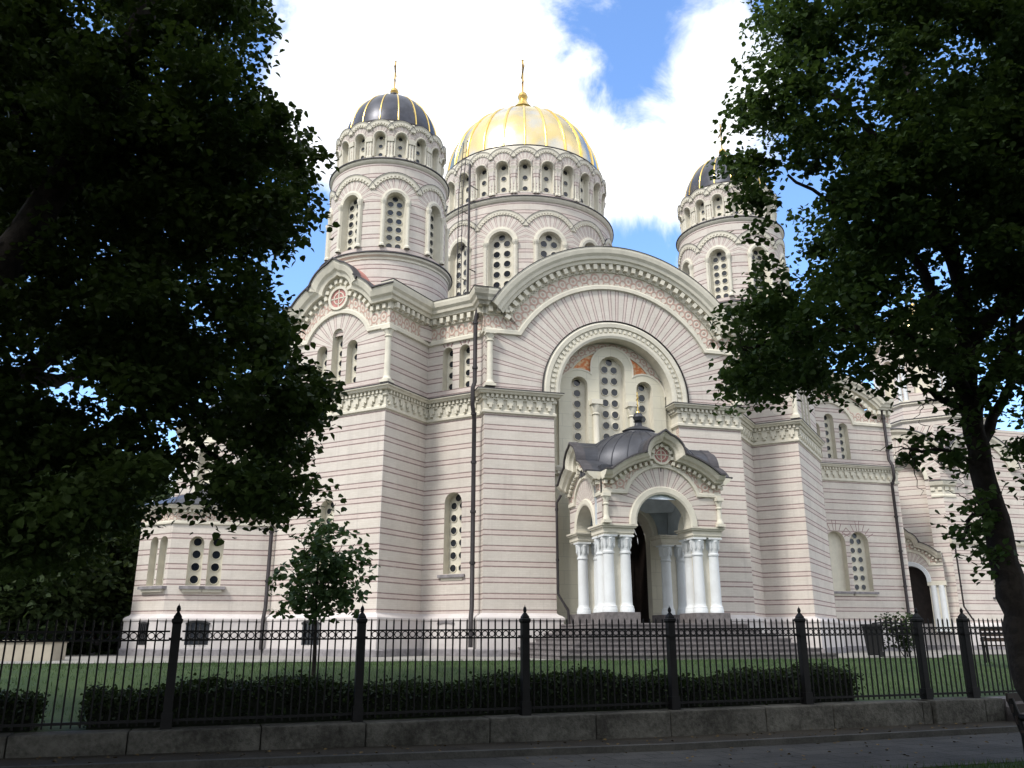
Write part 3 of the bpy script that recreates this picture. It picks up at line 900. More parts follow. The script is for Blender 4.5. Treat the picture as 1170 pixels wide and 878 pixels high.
def ortho_cross(name, cx, cy, z, h, par, mt='gold_dark'):
    mb = MB(); T = Face(cx, cy, 1.38)
    k = h / 2.
    mb.lathe(T, 0, 0, [(0, z - .02), (.16 * k, z + .03), (.22 * k, z + .18 * k), (.16 * k, z + .34 * k), (.05 * k, z + .40 * k)], 14)
    z += .38 * k
    w = .034 * k
    mb.box(T, -w, w, -w, w, z, z + 1.62 * k)
    mb.box(T, -.40 * k, .40 * k, -w * .9, w * .9, z + 1.02 * k, z + 1.11 * k)
    mb.box(T, -.20 * k, .20 * k, -w * .9, w * .9, z + 1.30 * k, z + 1.37 * k)
    T2 = lambda u, o, q: T(u, o, q + u * .45)
    mb.box(T2, -.25 * k, .25 * k, -w * .9, w * .9, z + .52 * k, z + .59 * k)
    for u, q in ((-.40 * k, z + 1.065 * k), (.40 * k, z + 1.065 * k), (0, z + 1.64 * k)):
        mb.lathe(T, u, 0, [(0, q - .06 * k), (.055 * k, q), (0, q + .06 * k)], 8)
    return mb.build(name, mt, par, 40)


def dome(cx, cy, zb, r, b, n, mt, ribm, name='dome', ribr=.05, par=None, sy=1., base=True):
    T0_ = Face(cx, cy, 0)
    T = lambda u, o, z: T0_(u, o * sy, z)
    mb = MB()
    prof = [(r * 1.0, zb - .25)] + [(r * math.cos(i * PI / 2 / 14), zb + b * math.sin(i * PI / 2 / 14)) for i in range(15)]
    prof[-1] = (0, prof[-1][1])
    # each gore bulges a little between its ribs
    ng = n * 3
    for (r0, z0), (r1, z1) in zip(prof, prof[1:]):
        for i in range(ng):
            A = []
            for q in (i, i + 1):
                f = 1. if q % 3 == 0 else 1.004
                a = 2 * PI * q / ng
                A.append((math.sin(a) * f, math.cos(a) * f))
            (x0, y0), (x1, y1) = A
            ps = [T(x0 * r0, y0 * r0, z0), T(x1 * r0, y1 * r0, z0), T(x1 * r1, y1 * r1, z1), T(x0 * r1, y0 * r1, z1)]
            mb.poly(ps[:3] if r1 < 1e-5 else ps)
    # lap seams across the gores
    o = mb.build(name, mt, par or church, 35)
    rb = MB()
    for i in range(n):
        a = 2 * PI * i / n
        sx, cxx = math.sin(a), math.cos(a)
        pts = [T(sx * rr * 1.004, cxx * rr * 1.004, zz) for rr, zz in prof[1:-2]]
        rb.tube(pts, [ribr] * (len(pts) - 4) + [ribr * .9, ribr * .8, ribr * .7, ribr * .6], 6)
    rb.build('ribs', ribm, o, 60)
    return o


def drum(cx, cy, R0, z0, z1, nb, hw, wz0, wz1, key, wkw, arch_z, arch_r, mk, flare=0., flz=0., scallop=False, frame=.0, colr=.08, a_off=0., dent=.16):
    mb = MB()
    def rad(z):
        if z is None: return R0
        return R0 + flare * min(1, max(0, (z - flz) / .35))
    bw = R0 * PI / nb
    zs = wz1 - hw
    cut = [bw * (-1 + 2 * i / 8) for i in range(1, 8)] + [-hw * .5, hw * .5]
    for i in range(nb):
        a = a_off + 2 * PI * i / nb
        T = Cyl(cx, cy, a, rad)
        vis = faces_camera(cx, cy, a)
        if scallop:
            rr = arch_r + .16; t0 = math.acos(min(1, bw / rr))
            top = arc(0, arch_z, rr, t0, PI - t0, 14)
            outer = [(-bw, z0), (bw, z0)] + top
        else: outer = [(-bw, z0), (bw, z0), (bw, z1), (-bw, z1)]
        mb.wall(T, outer, [arched(0, hw, wz0, wz1, 10)] if vis else [], .34 if not scallop else .22 + flare, mk, 1, uz=zs, cuts=cut)
        # hood over the bay
        rr = arch_r; t0 = math.acos(min(1, bw / rr)) if rr > bw else 0.
        ap = arc(0, arch_z, rr, PI - t0, t0, 16)
        s = frame if not scallop else .10
        mb.sweep_f(T, ap, [(-.10, 0), (-.10, .03), (-.02, .035), (0, .06), (.10, .07), (.13, .09), (.15, .09), (.15, -.03)], 1)
        mb.sweep_f(T, ap, [(.152, -.03), (.152, .10), (.172, .10), (.172, -.06)], 3)
        if vis: mb.dent_f(T, [(u * .97, arch_z + (z - arch_z) * .97) for u, z in ap], dent, dent * .5, -.06, .03, .03, .075, 1)
        if vis:
            fw = frame if frame else .07
            path = [(-hw, wz0)] + arc(0, zs, hw, PI, 0, 12) + [(hw, wz0)]
            mb.sweep_f(T, path, [(0, 0), (0, .05), (fw * .5, .075), (fw, .05), (fw, -.02)], 1)
            if not scallop:
                for sg in (-1, 1):
                    uc = sg * (hw + fw * .5)
                    mb.cyl(T, uc, .08, wz0 + .12, zs - .2, colr, n=8, m=1)
                    mb.lathe(T, uc, .08, [(colr, zs - .22), (colr * 1.7, zs - .05), (colr * 1.8, zs + .05), (0, zs + .05)], 8, 1)
                    mb.lathe(T, uc, .08, [(colr * 1.7, wz0), (colr * 1.7, wz0 + .08), (colr, wz0 + .16)], 8, 1)
            put_window(key, cx, cy, a, 0, wz0, -(R0 - (.33 if not scallop else .19)), **(wkw if key not in WIN else {}))
        if scallop:
            Te = Cyl(cx, cy, a + PI / nb, rad)
            if faces_camera(cx, cy, a + PI / nb, -.3):
                for du in ((-colr * 1.15, colr * 1.15) if nb > 8 else (0,)):
                    mb.cyl(Te, du, .03, wz0 - .1, zs - .15, colr, n=8, m=1)
                    mb.lathe(Te, du, .03, [(colr * 1.5, wz0 - .12), (colr * 1.5, wz0 - .02), (colr, wz0 + .05)], 8, 1)
                mb.box(Te, -colr * 2.6, colr * 2.6, -.02, .03 + colr * 1.6, zs - .18, zs + .02, 1)
    mb.build('drum', WM, church)


def ledge(cx, cy, prof, name='ledge', mats=('cream',)):
    T = Face(cx, cy, 0)
    mb = MB(); mb.lathe(T, 0, 0, prof, 64)
    e = prof[-2]
    mb.lathe(T, 0, 0, [(e[0] + .0, e[1] + .004), (e[0] + .05, e[1] + .004), (e[0] + .05, e[1] + .05), (prof[-1][0] - .05, prof[-1][1] + .03)], 64, 1)
    mb.build(name, ['cream', 'roof_edge'], church)


def corner_tower(c):
    cx, cy = c
    mb = MB()
    for i in range(8):
        T = Cyl(cx, cy, i * PI / 4, lambda z: 2.80)
        bw = 2.80 * PI / 8
        mb.wall(T, [(-bw, 12.5), (bw, 12.5), (bw, 15.9), (-bw, 15.9)], (), m=0, uz=KZ, cuts=[bw * (-1 + k / 4) for k in range(1, 8)])
    mb.build('drum_base', WM, church)
    ledge(cx, cy, [(2.79, 15.74), (2.84, 15.77), (2.84, 15.86), (2.94, 15.93), (2.95, 16.02), (2.58, 16.2)])
    drum(cx, cy, 2.62, 16.1, 20.55, 8, .43, 16.42, 19.02, 'tower_low', dict(hw=.43, z0=0, ztop=2.60, ncol=2, dx=.38, r=.13, dz=.36, sill=False, name='tower_window'), 18.66, 1.14, 16, frame=.19, colr=.075)
    ledge(cx, cy, [(2.61, 20.40), (2.66, 20.43), (2.71, 20.50), (2.72, 20.58), (2.34, 20.72)])
    drum(cx, cy, 2.36, 20.6, 22.9, 16, .24, 20.92, 22.05, 'tower_high', dict(hw=.24, z0=0, ztop=1.13, ncol=1, dx=0, r=.095, dz=.30, sill=False, name='tower_window'), 22.0, .50, 0, flare=.12, flz=21.75, scallop=True, colr=.055, a_off=.06, dent=.12)
    ledge(cx, cy, [(2.42, 22.15), (2.44, 22.3), (2.36, 22.7), (2.28, 22.78), (2.05, 22.9)], 'dome_kerb')
    dome(cx, cy, 22.75, 2.16, 2.62, 16, 'dome_slate', 'gold_rib', ribr=.034)
    T = Face(cx, cy, 0)
    mb = MB()
    mb.lathe(T, 0, 0, [(.38, 25.28), (.30, 25.45), (.16, 25.52), (.13, 25.62), (.22, 25.66), (.22, 25.72), (.0, 25.76)], 16)
    mb.build('finial', 'dome_slate', church, 50)
    ortho_cross('cross', cx, cy, 25.70, 1.9, church)


corner_tower(TOWL); corner_tower(TOWR)

# central drum
cx, cy = TOWC
drum(cx, cy, 5.2, 14.0, 23.45, 12, .68, 18.35, 21.6, 'centre_low', dict(hw=.68, z0=0, ztop=3.25, ncol=2, dx=.58, r=.185, dz=.53, sill=False, name='drum_window'), 21.15, 1.54, 17, frame=.27, colr=.10)
ledge(cx, cy, [(5.19, 23.32), (5.27, 23.37), (5.34, 23.48), (5.36, 23.58), (4.78, 23.8)])
drum(cx, cy, 4.75, 23.7, 27.2, 24, .33, 24.2, 26.0, 'centre_high', dict(hw=.33, z0=0, ztop=1.8, ncol=1, dx=0, r=.145, dz=.47, sill=False, name='drum_window'), 26.0, .66, 0, flare=.22, flz=25.6, scallop=True, colr=.07, dent=.15)
ledge(cx, cy, [(4.9, 26.2), (4.95, 26.4), (4.9, 26.95), (4.8, 27.05), (4.5, 27.1)], 'dome_kerb')
dome(cx, cy, 27.0, 4.68, 4.95, 24, 'gold', 'gold_rib', ribr=.075)
mb = MB(); T = Face(cx, cy, 0)
mb.lathe(T, 0, 0, [(.75, 31.78), (.70, 32.0), (.52, 32.1), (.55, 32.6), (.62, 32.7), (.50, 32.85), (.34, 33.1), (.20, 33.45), (.12, 33.6)], 20)
mb.build('finial', 'gold_rib', church, 50)
ortho_cross('cross', cx, cy, 33.3, 3.0, church)
# ladder with a mast up the side of the central drum
mb = MB()
a = -.93
for z0, z1, r in ((15.5, 27.6, 5.75),):
    T = Face(cx, cy, a)
    for u in (-.14, .14):
        mb.tube([T(u, r, z0), T(u, r, 24.2), T(u, r - .35, z1)], .024, 6)
    for k in range(int((z1 - z0) / .38)):
        z = z0 + k * .38
        o = r if z < 24.2 else r - .35 * (z - 24.2) / 3.4
        mb.tube([T(-.14, o, z), T(.14, o, z)], .013, 5)
    for z in (17, 19, 21, 23): mb.tube([T(.22, r, z), T(.22, 5.1, z)], .025, 5)
    mb.tube([T(.62, 5.75, 15.3), T(.62, 5.72, 25.8)], .06, 8)
    for z in (17, 19.5, 22, 24.5): mb.tube([T(.62, 5.74, z), T(.62, 5.0, z)], .03, 5)
mb.build('ladder', 'pipe_metal', church)

# central block under the drum
mb = MB()
T = Face(0, 4.2, 0)
mb.wall(T, [(-6.4, 12), (6.4, 12), (6.4, 15.4), (-6.4, 15.4)], (), m=9)
mb.box(Face(0, 4.2, 0), -6.5, 6.5, -18, -.02, 12, 15.2, 9)
mb.build('central_roof', WM, church)

# ================= porch
PS = .13
mb = MB()
TPF = Face(PS, -3.5, 0)
fr = dict(zb=5.50, c=1.36, rise=1.0, cor=5.98, th=.26, sh=1.98, neck=(.50, 6.72), bcz=6.88, br=.48, tip=1.12)
PN = dict(mwall=13, med=(6.95, .30), og=.04, roofm=9, kscale=.42)
gable(mb, TPF, 2.30, depth=.55, zlow=4.40, notch=(1.03, 4.50), **fr, **PN)
sd = dict(zb=5.42, c=1.02, rise=.86, cor=5.98, th=.26, sh=1.35, neck=(.44, 6.60), bcz=6.76, br=.44, tip=1.12)
for sg in (-1, 1):
    TS = Face(PS + sg * 2.30, -1.80, sg * PI / 2)
    gable(mb, TS, 1.68, depth=.5, zlow=4.40, notch=(.86, 4.42), **sd, **PN)
    mb.wall(lambda u, o, z: TS(u, o - .5, z), [(-1.68, 4.4), (-.86, 4.4)] + arc(0, 4.42, .86, PI, 0, 16) + [(.86, 4.4), (1.68, 4.4), (1.68, 6.3), (-1.68, 6.3)], (), m=15)
    mb.sweep_f(TS, [(-.86, 4.38)] + arc(0, 4.42, .86, PI, 0, 24) + [(.86, 4.38)], [(0, -.5), (0, .05), (.06, .07), (.20, .07), (.24, .03), (.24, 0)], 1)
mb.wall(lambda u, o, z: TPF(u, o - .5, z), [(-2.38, 4.4), (-1.03, 4.4)] + arc(0, 4.5, 1.03, PI, 0, 20) + [(1.03, 4.4), (2.38, 4.4), (2.38, 6.3), (-2.38, 6.3)], (), m=15)
mb.sweep_f(TPF, [(-1.03, 4.38)] + arc(0, 4.5, 1.03, PI, 0, 30) + [(1.03, 4.38)], [(0, -.5), (0, .05), (.07, .08), (.24, .08), (.28, .03), (.28, 0)], 1)
# inner arch against the church wall
TPR = Face(PS, -.06, 0)
mb.wall(TPR, [(-2.2, 4.4), (-1.12, 4.4)] + arc(0, 4.44, 1.12, PI, 0, 20) + [(1.12, 4.4), (2.2, 4.4), (2.2, 6.3), (-2.2, 6.3)], (), m=15)
mb.sweep_f(TPR, [(-1.12, 4.38)] + arc(0, 4.44, 1.12, PI, 0, 30) + [(1.12, 4.38)], [(0, -.5), (0, .05), (.06, .08), (.22, .08), (.26, .03), (.26, 0)], 1)
# vault inside
TC = Face(PS, -1.75, 0)
mb.lathe(lambda u, o, z: TC(u, o * .76, z), 0, 0, [(2.3, 5.35), (2.0, 5.75), (1.5, 6.1), (.8, 6.35), (0, 6.42)], 28, 15)
mb.build('porch_arches', WM, church)
# stubby corner colonnettes of the porch front
for u, t in ((PS - 2.18, -3.56), (PS + 2.18, -3.56)): column(u, t, 4.44, 5.48, .085, 'colonnette')


def pier(s0, t0, w_, d_, rear=False):
    """pier of the porch: granite pedestal, cream core, white columns, capital block; s0,t0 its centre"""
    T = Face(s0, t0, 0)
    g = MB(); g.box(T, -w_ / 2 - .12, w_ / 2 + .12, -d_ / 2 - .12, d_ / 2 + .12, .2, 1.46); g.build('pedestal', 'granite', church)
    m_ = MB()
    m_.box(T, -w_ / 2 + .22, w_ / 2 - .22, -d_ / 2 + .22, d_ / 2 - .22, 1.462, 4.1)
    for z0, z1, e in ((4.06, 4.12, .02), (4.12, 4.30, .05), (4.30, 4.36, .11), (4.36, 4.42, .15)):
        m_.box(T, -w_ / 2 - e, w_ / 2 + e, -d_ / 2 - e, d_ / 2 + e, z0 + .001, z1)
    m_.build('pier', 'cream', church)
    r = .20
    for sx in (-1, 1):
        for sy in ((-1, 1) if not rear else (1,)):
            c_ = MB()
            u, o = sx * (w_ / 2 - r - .02), sy * (d_ / 2 - r - .02)
            c_.lathe(T, u, o, [(r * 1.28, 1.464), (r * 1.28, 1.58), (r * 1.2, 1.60), (r * 1.2, 1.66), (r * 1.02, 1.70), (r * .98, 1.8), (r * .90, 3.42), (r * 1.04, 3.44), (r * 1.04, 3.50), (r * .9, 3.52), (r * .95, 3.68), (r * 1.22, 3.92), (r * 1.28, 4.0), (0, 4.0)], 18)
            for k in range(8):
                a = k * PI / 4
                c_.lathe(T, u + math.cos(a) * r * 1.06, o + math.sin(a) * r * 1.06, [(0, 3.60), (.05, 3.70), (.045, 3.86), (.075, 3.93), (0, 3.98)], 6)
            c_.box(T, u - r * 1.3, u + r * 1.3, o - r * 1.3, o + r * 1.3, 4.0, 4.058)
            c_.build('column', 'white_paint', church, 40)


pier(PS - 1.70, -2.90, 1.06, 1.06); pier(PS + 1.70, -2.90, 1.06, 1.06)
pier(PS - 1.70, -.42, 1.06, .84, True); pier(PS + 1.70, -.42, 1.06, .84, True)
# porch roof: ribbed lead dome, knob and gilt cross
TD = Face(PS, -1.72, 0)
mb = MB()
prof = [(2.40, 6.35), (2.38, 6.70), (2.28, 7.02), (2.08, 7.34), (1.78, 7.62), (1.42, 7.85), (1.02, 8.02), (.62, 8.14), (.60, 8.20), (.66, 8.24), (.40, 8.38), (.16, 8.46), (.13, 8.58), (.2, 8.62), (.0, 8.64)]
SYP = .74
TDS = lambda u, o, z: TD(u, o * SYP, z)
mb.lathe(TDS, 0, 0, prof, 40)
dm = mb.build('porch_dome', 'lead_roof', church, 40)
rb = MB()
for i in range(24):
    a = 2 * PI * i / 24
    rb.tube([TDS(math.sin(a) * r * 1.003, math.cos(a) * r * 1.003, z) for r, z in prof[:8]], .022, 5)
rb.lathe(TD, 0, 0, [(.0, 8.60), (.15, 8.66), (.21, 8.80), (.15, 8.94), (.05, 9.0)], 14)
rb.build('seams', 'lead_roof', dm, 40)
ortho_cross('porch_cross', PS, -1.72, 8.86, .95, church, 'gold_rib')
# eaves sheet closing the porch roof behind its gables
mb = MB()
mb.box(TD, -2.25, 2.25, -1.55, 1.7, 6.30, 6.52)
mb.build('porch_roof', 'lead_roof', church)
mb = MB()
for k in range(7):
    z = 1.10 - k * .157
    T = Face(PS, 0, 0)
    mb.box(T, -2.75 - .33 * k, 2.75 + .33 * k, -.5 - .001 * k, 3.95 + .34 * k, -.4 - .01 * k, z - .05)
    mb.box(T, -2.78 - .33 * k, 2.78 + .33 * k, -.49 - .001 * k, 3.99 + .34 * k, z - .05 + .0005, z)
mb.build('steps', 'granite', church)

# ================= apse on the left
mb = MB()
AP = [(-18.2, 16.), (-18.2, 5.6), (-16.9, 4.3), (-13.02, 4.3)]
T45 = Face((-18.2 - 16.9) / 2, (5.6 + 4.3) / 2, -PI / 4)
TA = Face(0, 4.3, 0)
plinth(mb, AP)
mb.wall(TA, [(-16.9, ZP - .2), (-13.02, ZP - .2), (-13.02, 5.2), (-16.9, 5.2)], [arched(-15.95, .27, 2.55, 4.42), arched(-15.22, .27, 2.55, 4.42)], .3, 0, 1, uz=KZ)
mb.wall(T45, [(-.92, ZP - .2), (.92, ZP - .2), (.92, 5.2), (-.92, 5.2)], [arched(-.02, .22, 2.55, 4.42), arched(.52, .22, 2.55, 4.42)], .3, 0, 1, uz=KZ)
mb.poly([Vector((-18.2, 5.6, 1)), Vector((-18.2, 16, 1)), Vector((-18.2, 16, 5.2)), Vector((-18.2, 5.6, 5.2))], [(0, 1 - KZ), (0, 1 - KZ), (0, 5.2 - KZ), (0, 5.2 - KZ)], 0)
mb.sweep_h(AP, [(0, 4.86), (.07, 4.89), (.07, 4.96), (.04, 5.0)], 1)
mb.sweep_h(AP, [(.041, 5.0), (.041, 5.30)], 11, (0, 1))
mb.sweep_h(AP, [(.04, 5.30), (.08, 5.32), (.08, 5.44), (.22, 5.45), (.26, 5.52), (.30, 5.56), (.30, 5.60), (0, 5.62)], 1)
mb.dent_h(AP, .16, .08, .08, .17, 5.325, 5.44, 1, .03)
mb.sweep_h(AP, [(.34, 5.604), (.34, 5.64), (-1.0, 6.15), (-2.4, 6.7), (-2.4, 6.6)], 9)
for k in range(13):
    u = -16.9 + k * .33
    mb.tube([Vector((u, 4.3 - .34, 5.66)), Vector((u, 5.3, 6.17)), Vector((u, 6.7, 6.72))], .022, 5, 9)
mb.build('apse', WM, church)
for u in (-15.95, -15.22): put_window('apse', 0, 4.3, 0, u, 2.55, .29, hw=.27, z0=0, ztop=1.87, ncol=1, dx=0, r=.155, dz=.44)
for u in (-.02, .52): put_window('apse_side', (-18.2 - 16.9) / 2, (5.6 + 4.3) / 2, -PI / 4, u, 2.55, .29, hw=.22, z0=0, ztop=1.87, ncol=1, dx=0, r=.13, dz=.44)
# higher main apse behind
mb = MB()
HA = [(-17.6, 18), (-17.6, 10.1), (-15.0, 7.5), (-11.5, 7.5)]
for p, q in zip(HA, HA[1:]):
    l = math.hypot(q[0] - p[0], q[1] - p[1])
    T = seg_wall(mb, p, q, 4.5, 9.9, [arched(-.55 if l < 3.6 else 0, .4, 6.6, 8.9)] if l < 4.5 else [], .3, uz=KZ)
mb.sweep_h(HA, LOW, 1); mb.sweep_h(HA, LOW_EDGE, 3); mb.dent_h(HA, .19, .10, .07, .17, 9.655, 9.785, 1, .05)
mb.sweep_h(HA, [(.3, 9.99), (-1.5, 11.6), (-3.2, 12.6)], 9)
mb.build('main_apse', WM, church)
put_window('apse_high', (-15.0 - 11.5) / 2, 7.5, 0, -.55, 6.6, .29, hw=.4, z0=0, ztop=2.3, ncol=2, dx=.36, r=.13, dz=.4, frame=.16)
put_window('apse_high', (-17.6 - 15.0) / 2, 8.8, -PI / 4, 0, 6.6, .29)

# cellar windows in the plinth
cw = None
for s_, t_, a_, u_, w_, dark in ((0, 4.3, 0, -15.6, .42, 1), ((-18.2 - 16.9) / 2, 4.95, -PI / 4, .2, .26, 1), (-11.2, 2.3, -PI / 4, -.25, .42, 1), (cm[0], cm[1], -PI / 4, .0, .36, 0)):
    T = Face(s_, t_, a_); c_ = MB()
    Tu = lambda u, o, z: T(u + u_, o + .20, z)
    hd = [(-w_, .38), (w_, .38), (w_, 1.10)] + arc(0, 1.10 - .9, math.hypot(w_, .9), math.atan2(.9, w_), PI - math.atan2(.9, w_), 6)[1:-1] + [(-w_, 1.10)]
    c_.wall(lambda u, o, z: Tu(u, o + .006, z), hd, (), m=0 if dark else 2)
    c_.sweep_f(Tu, hd[::-1][0:1] + hd[2:][::-1], [(0, 0), (0, .05), (.07, .06), (.07, 0)], 1 if dark else 3)
    if dark:
        for k in range(1, 5): c_.box(Tu, -w_ + k * w_ * .4 - .02, -w_ + k * w_ * .4 + .02, .02, .05, .40, 1.14, 1)
        for z in (.62, .86): c_.box(Tu, -w_, w_, .02, .052, z - .02, z + .02, 1)
    c_.build('cellar_window', ['glass', 'window_bars', 'plinth_paint', 'plinth_stone'], church)


def pipe(pts, r=.075):
    c_ = MB()
    c_.tube([Vector(p) for p in pts], r, 10)
    a, b = Vector(pts[0]), Vector(pts[-1])
    z = a.z - .6
    while z > b.z + 1.5:
        p = min(pts, key=lambda q: abs(q[2] - z))
        f = None
        for q, w_ in zip(pts, pts[1:]):
            if q[2] >= z >= w_[2] and q[2] > w_[2]: f = Vector(q).lerp(Vector(w_), (q[2] - z) / (q[2] - w_[2]))
        if f is not None: c_.cyl(Face(f.x, f.y, 0), 0, 0, z, z + .09, r * 1.35, n=10)
        z -= 1.9
    return c_.build('downpipe', 'pipe_metal', church, 40)


pipe([(-5.85, .18, 13.35), (-5.92, .22, 12.9), (-5.92, .22, 10.3), (-6.05, -.02, 10.0), (-6.05, -.02, 9.3), (-5.92, .22, 8.8), (-5.92, .22, 1.7), (-6.0, .0, 1.3), (-6.0, .0, .3)], .085)
pipe([(-13.2, 4.05, 9.0), (-13.2, 4.05, 1.75), (-13.25, 3.85, 1.3), (-13.25, 3.85, .2)])
pipe([(20.4, 9.1, 13.4), (20.4, 9.1, 10.4), (20.4, 8.85, 10.0), (20.4, 8.85, 9.3), (20.4, 9.1, 8.9), (20.4, 9.1, 1.8), (20.4, 8.9, 1.3), (20.4, 8.9, .3)], .085)
pipe([(-2.55, -.22, 5.9), (-2.72, -.16, 5.6), (-2.72, -.16, 2.2), (-2.4, -.36, 1.6), (-2.35, -.36, 1.0)], .05)
pipe([(25.95, 11.1, 6.0), (25.95, 11.1, 2.4), (26.5, 11.1, 1.6)], .05)

# ================= west block with belfry
W0 = (26.0, 11.5)
mb = MB()
WA = (22.6, 14.9)
cA = ((W0[0] + WA[0]) / 2, (W0[1] + WA[1]) / 2)
TWA = Face(cA[0], cA[1], -PI / 4); hl = math.hypot(W0[0] - WA[0], W0[1] - WA[1]) / 2
un = .05
nich = arched(un, 1.45, 5.6, 11.45, 20)
mb.wall(TWA, [(-hl, 1.0), (hl, 1.0), (hl, 13.4), (-hl, 13.4)], [nich], .5, 6, 1, uz=10.0)
mb.wall(lambda u, o, z: TWA(u, o - .5, z), nich, (), m=0, uz=KZ)
ap = arc(un, 10.0, 1.45, PI, 0, 24)
mb.sweep_f(TWA, ap, [(0, -.3), (0, .08), (.10, .10), (.22, .08), (.22, 0)], 1)
mb.sweep_f(TWA, arc(un, 10.0, 2.75, PI - .25, .25, 24), [(0, 0), (0, .10), (.25, .14), (.4, .3), (.55, .34), (.55, 0)], 1)
mb.sweep_f(TWA, arc(un, 10.0, 3.31, PI - .25, .25, 24), [(0, .0), (0, .38), (.05, .38), (.05, -1.5)], 9)
TWE = Face(30., 11.5, 0)
mb.wall(TWE, [(-4, 1.0), (6, 1.0), (6, 13.4), (-4, 13.4)], [arched(-.9, .38, 3.0, 5.7), arched(-1.0, 1.3, 8.2, 11.4, 18)], .45, 0, 1, uz=KZ)
mb.wall(lambda u, o, z: TWE(u, o - .45, z), arched(-1.0, 1.3, 8.2, 11.4, 18), (), m=0, uz=KZ)
mb.sweep_f(TWE, arc(-1., 10.1, 2.4, PI - .25, .25, 24), [(0, 0), (0, .10), (.25, .14), (.4, .3), (.55, .34), (.55, 0)], 1)
mb.sweep_f(TWE, arc(-1., 10.1, 2.96, PI - .25, .25, 24), [(0, .0), (0, .38), (.05, .38), (.05, -1.5)], 9)
WP = [(WA[0], WA[1]), W0, (36., 11.5)]
plinth(mb, WP)
half = [((cA[0] + Q * 1.75), (cA[1] - Q * 1.75)), W0, (26.9, 11.5)]
mb.sweep_h(half, [(0, 8.85), (.06, 8.9), (.06, 9.0), (.02, 9.05), (.02, 9.5), (.2, 9.6), (.26, 9.78), (.26, 9.85), (0, 9.9)], 1)
mb.sweep_h(half, [(.262, 9.852), (.30, 9.852), (.30, 9.89), (0, 9.95)], 3)
mb.dent_h(half, .4, .24, .02, .10, 9.28, 9.5, 1, .12)
mb.sweep_h([W0, (36., 11.5)], [(0, 6.0), (.12, 6.08), (.16, 6.2), (.16, 6.32), (0, 6.4)], 1)
mb.sweep_h([W0, (36., 11.5)], [(.162, 6.322), (.2, 6.322), (.2, 6.36), (0, 6.42)], 3)
bx, by = 29.5, 15.6
To = Face(bx, by, 0)
for z0, z1, r in ((13.2, 14.3, 3.75), (14.3, 15.5, 3.45)):
    for i in range(8):
        T = Face(bx, by, i * PI / 4); ap_ = r * math.cos(PI / 8); wl = r * math.sin(PI / 8)
        mb.wall(lambda u, o, z: T(u, o + ap_, z), [(-wl, z0), (wl, z0), (wl, z1), (-wl, z1)], (), m=0, uz=KZ)
    mb.lathe(To, 0, 0, [(r + .02, z1 - .22), (r + .16, z1 - .1), (r + .16, z1), (r - .3, z1 + .1)], 8, 1, PI / 8)
    mb.lathe(To, 0, 0, [(r + .162, z1 - .002), (r + .2, z1 - .002), (r + .2, z1 + .04), (r - .3, z1 + .13)], 8, 3, PI / 8)
for i in range(8):
    T = Face(bx, by, i * PI / 4); ap_ = 3.1 * math.cos(PI / 8); wl = 3.1 * math.sin(PI / 8)
    mb.wall(lambda u, o, z: T(u, o + ap_, z), [(-wl, 15.4), (wl, 15.4), (wl, 20.2), (-wl, 20.2)], [arched(0, .5, 16.2, 18.9)], .4, 0, 1, uz=18.4)
    mb.wall(lambda u, o, z: T(u, o + ap_ - .4, z), arched(0, .5, 16.2, 18.9), (), m=1)
    for du in (-wl + .16, wl - .16):
        mb.cyl(lambda u, o, z: T(u, o + ap_, z), du, .10, 15.7, 18.6, .13, n=10, m=14)
        mb.box(lambda u, o, z: T(u, o + ap_, z), du - .2, du + .2, -.02, .34, 18.6, 19.1, 1)
        mb.box(lambda u, o, z: T(u, o + ap_, z), du - .2, du + .2, -.02, .34, 15.4, 15.7, 1)
    mb.sweep_f(lambda u, o, z: T(u, o + ap_, z), arc(0, 19.2, 1.0, PI, 0, 14), [(0, 0), (0, .16), (.14, .2), (.24, .3), (.24, 0)], 1)
mb.lathe(To, 0, 0, [(3.1, 19.9), (3.3, 20.05), (3.36, 20.25), (2.6, 20.4)], 8, 1, PI / 8)
mb.build('belfry', WM, church)
dome(bx, by, 20.3, 2.6, 2.9, 16, 'gold', 'gold_rib', ribr=.05)
ortho_cross('cross', bx, by, 23.1, 2.0, church)
put_window('lattice', 30., 11.5, 0, -.9, 3.0, .42, hw=.38, z0=0, ztop=2.7, ncol=1, dx=0, r=.1, dz=.3, lattice=True)
# side porch of the west block
mb = MB()
pc = (cA[0] + .05 * Q - 1.0 * Q, cA[1] - .05 * Q - 1.0 * Q)
TP2 = Face(pc[0], pc[1], -PI / 4)
g2 = dict(zb=4.75, c=1.10, rise=.85, cor=5.15, th=.30, sh=1.55, neck=(.46, 5.85), bcz=6.0, br=.42, tip=1.2)
gable(mb, TP2, 1.85, depth=1.0, zlow=3.85, notch=(.88, 3.9), mwall=13, med=None, og=.04, roofm=9, kscale=.42, **g2)
mb.sweep_f(TP2, [(-.88, 3.8)] + arc(0, 3.9, .88, PI, 0, 24) + [(.88, 3.8)], [(0, -.9), (0, .05), (.2, .06), (.24, .0)], 14)
for sg in (-1, 1):
    mb.box(TP2, sg * 1.38 - .42, sg * 1.38 + .42, -.8, -.08, 1.0, 3.6, 1)
    mb.box(TP2, sg * 1.38 - .5, sg * 1.38 + .5, -.9, .03, 3.6, 3.86, 1)
    for du in (-.2, .22): mb.cyl(TP2, sg * 1.38 + du, -.08, 1.0, 3.6, .17, .155, n=14, m=14)
mb.wall(lambda u, o, z: TP2(u, o - .95, z), arched(0, 1.1, 1.0, 4.9), (), m=18)
mb.build('side_porch', WM + ['door_wood'], church)

